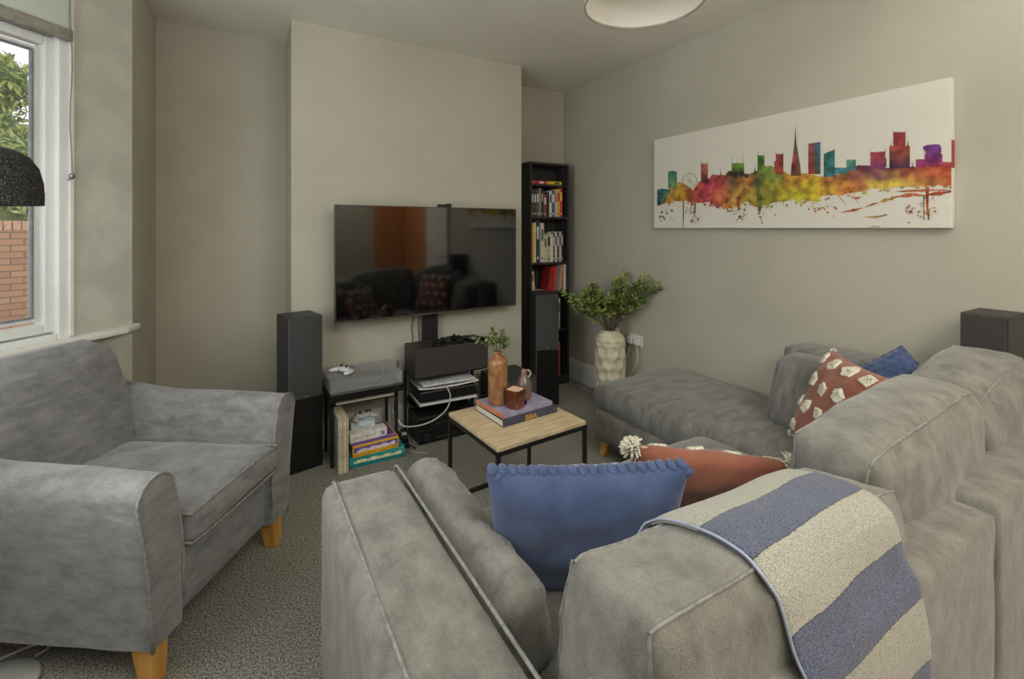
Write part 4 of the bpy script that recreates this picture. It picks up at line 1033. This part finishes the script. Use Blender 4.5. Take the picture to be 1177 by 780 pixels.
poly([(755.3,222),(768,221),(768,217.5),(761,216.5),(755.3,218)], [T_]*5); poly([(755.3,235),(760,235),(760,226),(755.3,226)], [(40,90,100)]*4)
bld(805.7,813.8,210,188,(96,44,48),(176,110,80)); spire(806.4,1.2,189,183.5,RD); spire(813.2,1.2,189,184,RD); spire(828.5,3,204,193,RD); bld(818,833,206,201,RD,RD)
bld(841,855.3,201,187.5,DK,GR); spire(841.8,2.2,199,176,GR); spire(853.8,2.2,199,173.5,GR); spire(848,2,189,185,GR)
for x, y, r in ((840,199,3.5),(846,201,4),(853,200,3.5),(858,202,3)): poly([(x+r*math.cos(q), y+r*.9*math.sin(q)*random.uniform(.7,1.2)) for q in [k*.7 for k in range(9)]], [DK]*9)
bld(870.8,878.8,196,178.5,(110,140,60),(70,130,50)); spire(871.4,1.4,180,174,GR); spire(878.3,1.4,180,174.5,GR); spire(868,2.4,198,189,(80,110,56))
bld(892,900.6,200,177,(176,80,60),(130,60,58)); spire(892.2,1.5,179,172,RD); spire(900.2,1.5,179,171.5,RD); bld(890,893,198,185,RD,RD)
poly([(909,202),(921,202),(920,190),(918.6,182),(917,172),(915.6,164),(914.4,144.5),(913.3,164),(912.4,172),(911.2,182),(909.8,190)], [(90,80,50),(90,80,50),(120,60,60),PK,PK,(96,100,96),(50,70,86),(96,100,96),PK,PK,(120,60,60)])
bld(929.3,936.6,200,165,(160,64,56),(130,80,80),164); bld(936.6,943.3,200,164,(70,70,60),(70,120,140),163)
bld(947,959.8,203,177,(60,120,120),(56,124,124),171.5); bld(959.8,974,200,192.5,(70,130,140),(76,140,150)); bld(973.3,984,196,183.5,(80,134,140),(84,140,120))
bld(1000.6,1017.8,194,175,(130,60,110),(176,74,84),174); spire(1001,1.6,177,171,PK); spire(1017.2,1.8,177,168,PK); bld(1017.5,1019,192,182,DK,DK)
bld(1022.5,1046,193,168,(60,44,72),(170,84,60)); bld(1027,1041,170,152,(170,70,64),(140,50,70)); spire(1024.3,3,170,163,(150,80,60)); spire(1043.8,3,170,160,(150,80,60))
for x in (1028,1032,1036.5,1040.5): spire(x,1.6,153,149.5,(150,50,70))
bld(1053,1063,192,183,(150,60,110),(140,56,100)); spire(1049,2,193,183,PU); bld(1063.2,1083.5,190,177,(160,60,110),(120,50,126))
poly([(1065,178),(1081,178),(1082,175),(1082.5,172),(1081.8,168),(1079,165.6),(1072,166),(1066,166.5),(1061,168.5),(1061.5,171),(1064,174)], [PU,PU,PU,(120,60,140),(96,50,130),(110,60,140),(120,70,146),(100,56,136),PU,PU,PU])
bld(1083.5,1095.5,190,186,(176,70,80),(170,76,70))
for k in range(28):
    a, b = 2*math.pi*k/28, 2*math.pi*(k+1)/28; q = (793, 207.5)
    poly([(q[0]+8.6*math.cos(a), q[1]+8.6*math.sin(a)), (q[0]+8.6*math.cos(b), q[1]+8.6*math.sin(b)), (q[0]+8.1*math.cos(b), q[1]+8.1*math.sin(b)), (q[0]+8.1*math.cos(a), q[1]+8.1*math.sin(a))], [(150,140,116)]*4)
for k in range(12):
    a = math.pi*k/6; c_, s_ = 8.2*math.cos(a), 8.2*math.sin(a); poly([(792.85,207.6),(793.15,207.4),(793.1+c_,207.4+s_),(792.9+c_,207.6+s_)], [(166,156,130)]*4)
rs = random.Random(3)
def splat(x, y, s, c_):
    n_ = 9; off = rs.random()*6; poly([(x+s*math.cos(q*6.283/n_+off)*rs.uniform(.5,1.5), y+s*math.sin(q*6.283/n_+off)*rs.uniform(.5,1.5)) for q in range(n_)], [c_]*n_)
def stroke(pts, w_, c1_, c2_=None):
    up_, dn = [], []; m_ = []
    for (xa, ya), (xb, yb) in zip(pts, pts[1:]):
        for k in range(6): m_.append((xa+(xb-xa)*k/6, ya+(yb-ya)*k/6))
    m_.append(pts[-1])
    for i_, (x, y) in enumerate(m_):
        e = w_*(.35+.65*rs.random())*math.sin(math.pi*(i_+.7)/(len(m_)+.4))
        up_.append((x, y-e)); dn.append((x, y+e*rs.uniform(.3,1)))
    c2_ = c2_ or c1_; poly(up_+dn[::-1], [c1_ if k % 3 else c2_ for k in range(2*len(m_))])
# broken lower fringe of the paint band
for k in range(150):
    x = rs.uniform(756, 1094); y = interp(ybt, x)+rs.uniform(-2, 3.5); splat(x, y, rs.uniform(.5, 1.9), interp(cbot, x))
for x0, x1, y0, y1, n_, c_ in ((757,775,238,255,26,(110,100,90)),(788,800,236,250,22,(120,100,90)),(795,806,240,258,16,(130,70,80)),(835,858,236,252,26,(150,100,60)),(870,892,238,252,18,(170,150,70)),(925,960,228,250,34,(190,130,70)),(1040,1060,232,250,30,(170,90,70)),(1058,1075,225,256,30,(176,100,60)),(900,925,232,240,8,(180,160,60))):
    for k in range(n_): splat(rs.uniform(x0,x1), rs.gauss((y0+y1)/2, (y1-y0)/3.2), rs.choice((.35,.5,.6,.9,1.3)), tuple(int(v*rs.uniform(.7,1.1)) for v in c_))
OR = (196,120,60); OL = (170,140,60); RU = (176,84,50)
for x, ya, yb, w_, c_ in ((785.5,230,261,1.0,(130,120,106)),(799,234,247,1.0,(140,90,90)),(849,226,242,2.6,(166,86,60)),(835,228,238,1.5,RU),(1066,215,247,2.2,RU),(1062,225,252,.7,(110,70,50)),(1067.5,240,253,1.6,(150,110,60)),(873,222,243,3.4,(110,116,50))):
    stroke([(x,ya),(x+.4,(ya+yb)/2),(x-.2,yb)], 0, c_); poly([(x-w_,ya),(x+w_,ya),(x+w_*.5,yb),(x-w_*.4,yb)], [c_]*4)
for pts_, w_, c_, c2_ in (([(967,244),(980,242),(992,239)],2.6,RU,OR),([(994,238),(1003,235),(1010,233)],2.2,OL,OR),([(1011,232),(1022,229),(1034,226)],3.4,OL,OR),([(1028,226),(1050,224),(1066,225)],3.0,RU,OR),([(1064,224),(1080,223),(1095.5,219.5)],4.2,RU,OR),([(1030,220),(1060,219),(1095,218)],1.8,OR,RU),([(994,249.5),(1006,249.5),(1021,247)],1.6,OL,OL),([(976,224),(984,229),(988,236)],.9,RU,OR),([(964,226),(968,229),(972,235)],.7,RU,RU),([(958,237),(960,239),(963,240)],2,RU,RU),([(932,230),(938,231),(944,230)],2.8,(186,170,60),(186,170,60)),([(980,227),(986,228),(990,226)],2.2,RU,OR),([(1016,246),(1018,246.5),(1020,246)],.8,OL,OL),([(1000,260.5),(1006,260),(1013,261)],.8,OL,OL),([(845,254),(852,250),(859,246)],1.0,(120,80,84),RU)): stroke(pts_, w_, c_, c2_)
me = bpy.data.meshes.new('skyline_print'); me.from_pydata(PV, [], PF); ca = me.color_attributes.new('ink', 'FLOAT_COLOR', 'POINT')
for i, c_ in enumerate(PC): ca.data[i].color = c_
me.materials.append(vcmat()); ob = bpy.data.objects.new('skyline_print', me); C.objects.link(ob); ob.parent = cv
# wrapped paint on the side edge nearest the camera
MB().box(-.038, -.004, -CWd/2-.0008, -CWd/2, CH*.40, CH*.585).build('wrapped_edge_print', colour((150,58,44)), cv)

# ------------------------------------------------------------------ lamps
pl = thing('pendant_lamp', 'white drum pendant lampshade hanging from the ceiling', 'lamp', (1.325, 1.275, H))
zb = 2.25-H; zt = 2.47-H; r_ = .222
mb = MB().lathe([(r_,zb),(r_*.97,zt),(r_*.97-.002,zt),(r_-.002,zb),(r_,zb)], 64, cap=False); mb.build('lamp_shade', SHADEF, pl, smooth=True, autos=40)
MB().lathe([(r_+.0015,zb-.001),(r_+.0015,zb+.007),(r_-.0035,zb+.007),(r_-.0035,zb-.001),(r_+.0015,zb-.001)], 64, cap=False).build('shade_rim', colour((150,146,132)), pl, smooth=True, autos=40)
MB().tube([(0,0,0),(0,0,zt-.02)], .004).build('flex', WHITEP, pl); MB().lathe([(.05,0),(.05,-.012),(.02,-.03),(.001,-.03)][::-1], 24).build('ceiling_rose', WHITEP, pl, smooth=True, autos=40)
mb = MB()
for q in range(3): a = q*2.094+1.2; mb.tube([(0,0,zt-.02),(r_*.95*math.cos(a), r_*.95*math.sin(a), zt-.012)], .002, 5)
mb.build('spider_fitting', WHITEP, pl); MB().lathe([(.02,zt-.02),(.02,zt-.07),(.001,zt-.07)], 16).ball((0,0,zt-.11), (.03,.03,.045), 10).build('bulb', WHITEP, pl, smooth=True, autos=50)

fl = thing('floor_lamp', 'floor lamp with black speckled dome shade and round pale grey base at the left edge', 'lamp', (-.655, 1.985, 0))
MB().lathe([(.001,0),(.112,0),(.118,.004),(.118,.014),(.112,.019),(.001,.021)], 48).build('base', GREYP, fl, smooth=True, autos=40)
MB().tube([(-.075,.0,.018),(-.08,0,.4),(-.085,0,1.3),(-.08,0,1.66),(-.06,0,1.70),(-.03,0,1.705),(.0,0,1.69),(.0,0,1.655)], .008, 10).build('pole', GREYP, fl, smooth=True)
LMz = 1.47
prof = [(.150,LMz),(.151,LMz+.03),(.148,LMz+.07),(.136,LMz+.115),(.112,LMz+.148),(.075,LMz+.168),(.035,LMz+.176),(.001,LMz+.178)]
MB().lathe([(r*.84 if r > .01 else r, z) for r, z in prof+[(.001,LMz+.172),(.073,LMz+.162),(.108,LMz+.143),(.131,LMz+.112),(.143,LMz+.07),(.146,LMz+.03),(.146,LMz),(.150,LMz)]], 48, cap=False).build('dome_shade', SPECKLE, fl, smooth=True, autos=50)
cable('white lamp cable looping on the carpet beside the round lamp base', [(-.575,2.085,.012),(-.55,2.115,.006),(-.58,2.15,.006),(-.66,2.14,.006),(-.76,2.10,.006)], .004, CABLEW)

# corner cushions placed last: they lean on the back cushions
place(t2, (2.085, .955, .665), (.58, .80, .02), (.13, -.50, .85))
n_ = Vector((-.72, -.30, .62)).normalized(); u_ = Vector((0,0,1)); u_ = (u_-n_*u_.dot(n_)).normalized(); u_ = Matrix.Rotation(R(38), 3, n_) @ u_
place(b2, (2.33, .86, .70), n_.cross(u_), u_)

# ------------------------------------------------------------------ camera
cam = bpy.data.cameras.new('camera'); co = bpy.data.objects.new('camera', cam); C.objects.link(co)
co.location = (0, 0, 1.4); co.rotation_euler = (R(90), 0, -R(30.3))
cam.sensor_width = 36; cam.lens = 535/1177*36; cam.sensor_fit = 'HORIZONTAL'
cam.shift_y = -(390-262)/1177; cam.clip_start = .02
sc.camera = co

# ------------------------------------------------------------------ light
wd = bpy.data.worlds.new('world'); sc.world = wd; wd.use_nodes = True
bg = wd.node_tree.nodes['Background']; bg.inputs['Color'].default_value = (.95, .98, 1, 1); bg.inputs['Strength'].default_value = 1.25
def area(name, loc, target, sx, sy, power, col):
    l = bpy.data.lights.new(name, 'AREA'); l.shape = 'RECTANGLE'; l.size = sx; l.size_y = sy; l.energy = power; l.color = col
    o = bpy.data.objects.new(name, l); C.objects.link(o); o.location = loc
    o.rotation_euler = (Vector(target)-Vector(loc)).to_track_quat('-Z', 'Y').to_euler(); return o
area('bay_daylight', (-1.25, 1.5, 1.75), (1.2, 1.6, 1.0), 1.2, 1.4, 30, (.96, .98, 1))
area('rear_fill', (1.0, -.9, 2.4), (1.2, 2.2, .9), 2.2, .9, 22, (.99, .99, .97))  # added soft fill from behind the camera, not a fitting of the room
area('ceiling_fill', (1.0, -.45, 1.95), (1.0, -.44, 2.69), 2.0, 1.0, 46, (.985, .99, .97))  # unseen fill aimed straight up, added to brighten the ceiling
area('bay_fill_up', (-.75, 1.2, 1.05), (.6, 2.2, 2.69), .3, .8, 7, (.97, .99, 1))  # added fill aimed up from the bay at the ceiling
area('rear_wall_fill', (1.7, -.95, 2.6), (2.2, YR, .9), .7, .4, 16, (1, .93, .82))  # added so the orange rear panel shows in the television reflection
sc.view_settings.view_transform = 'Standard'; sc.view_settings.look = 'None'; sc.view_settings.exposure = 0
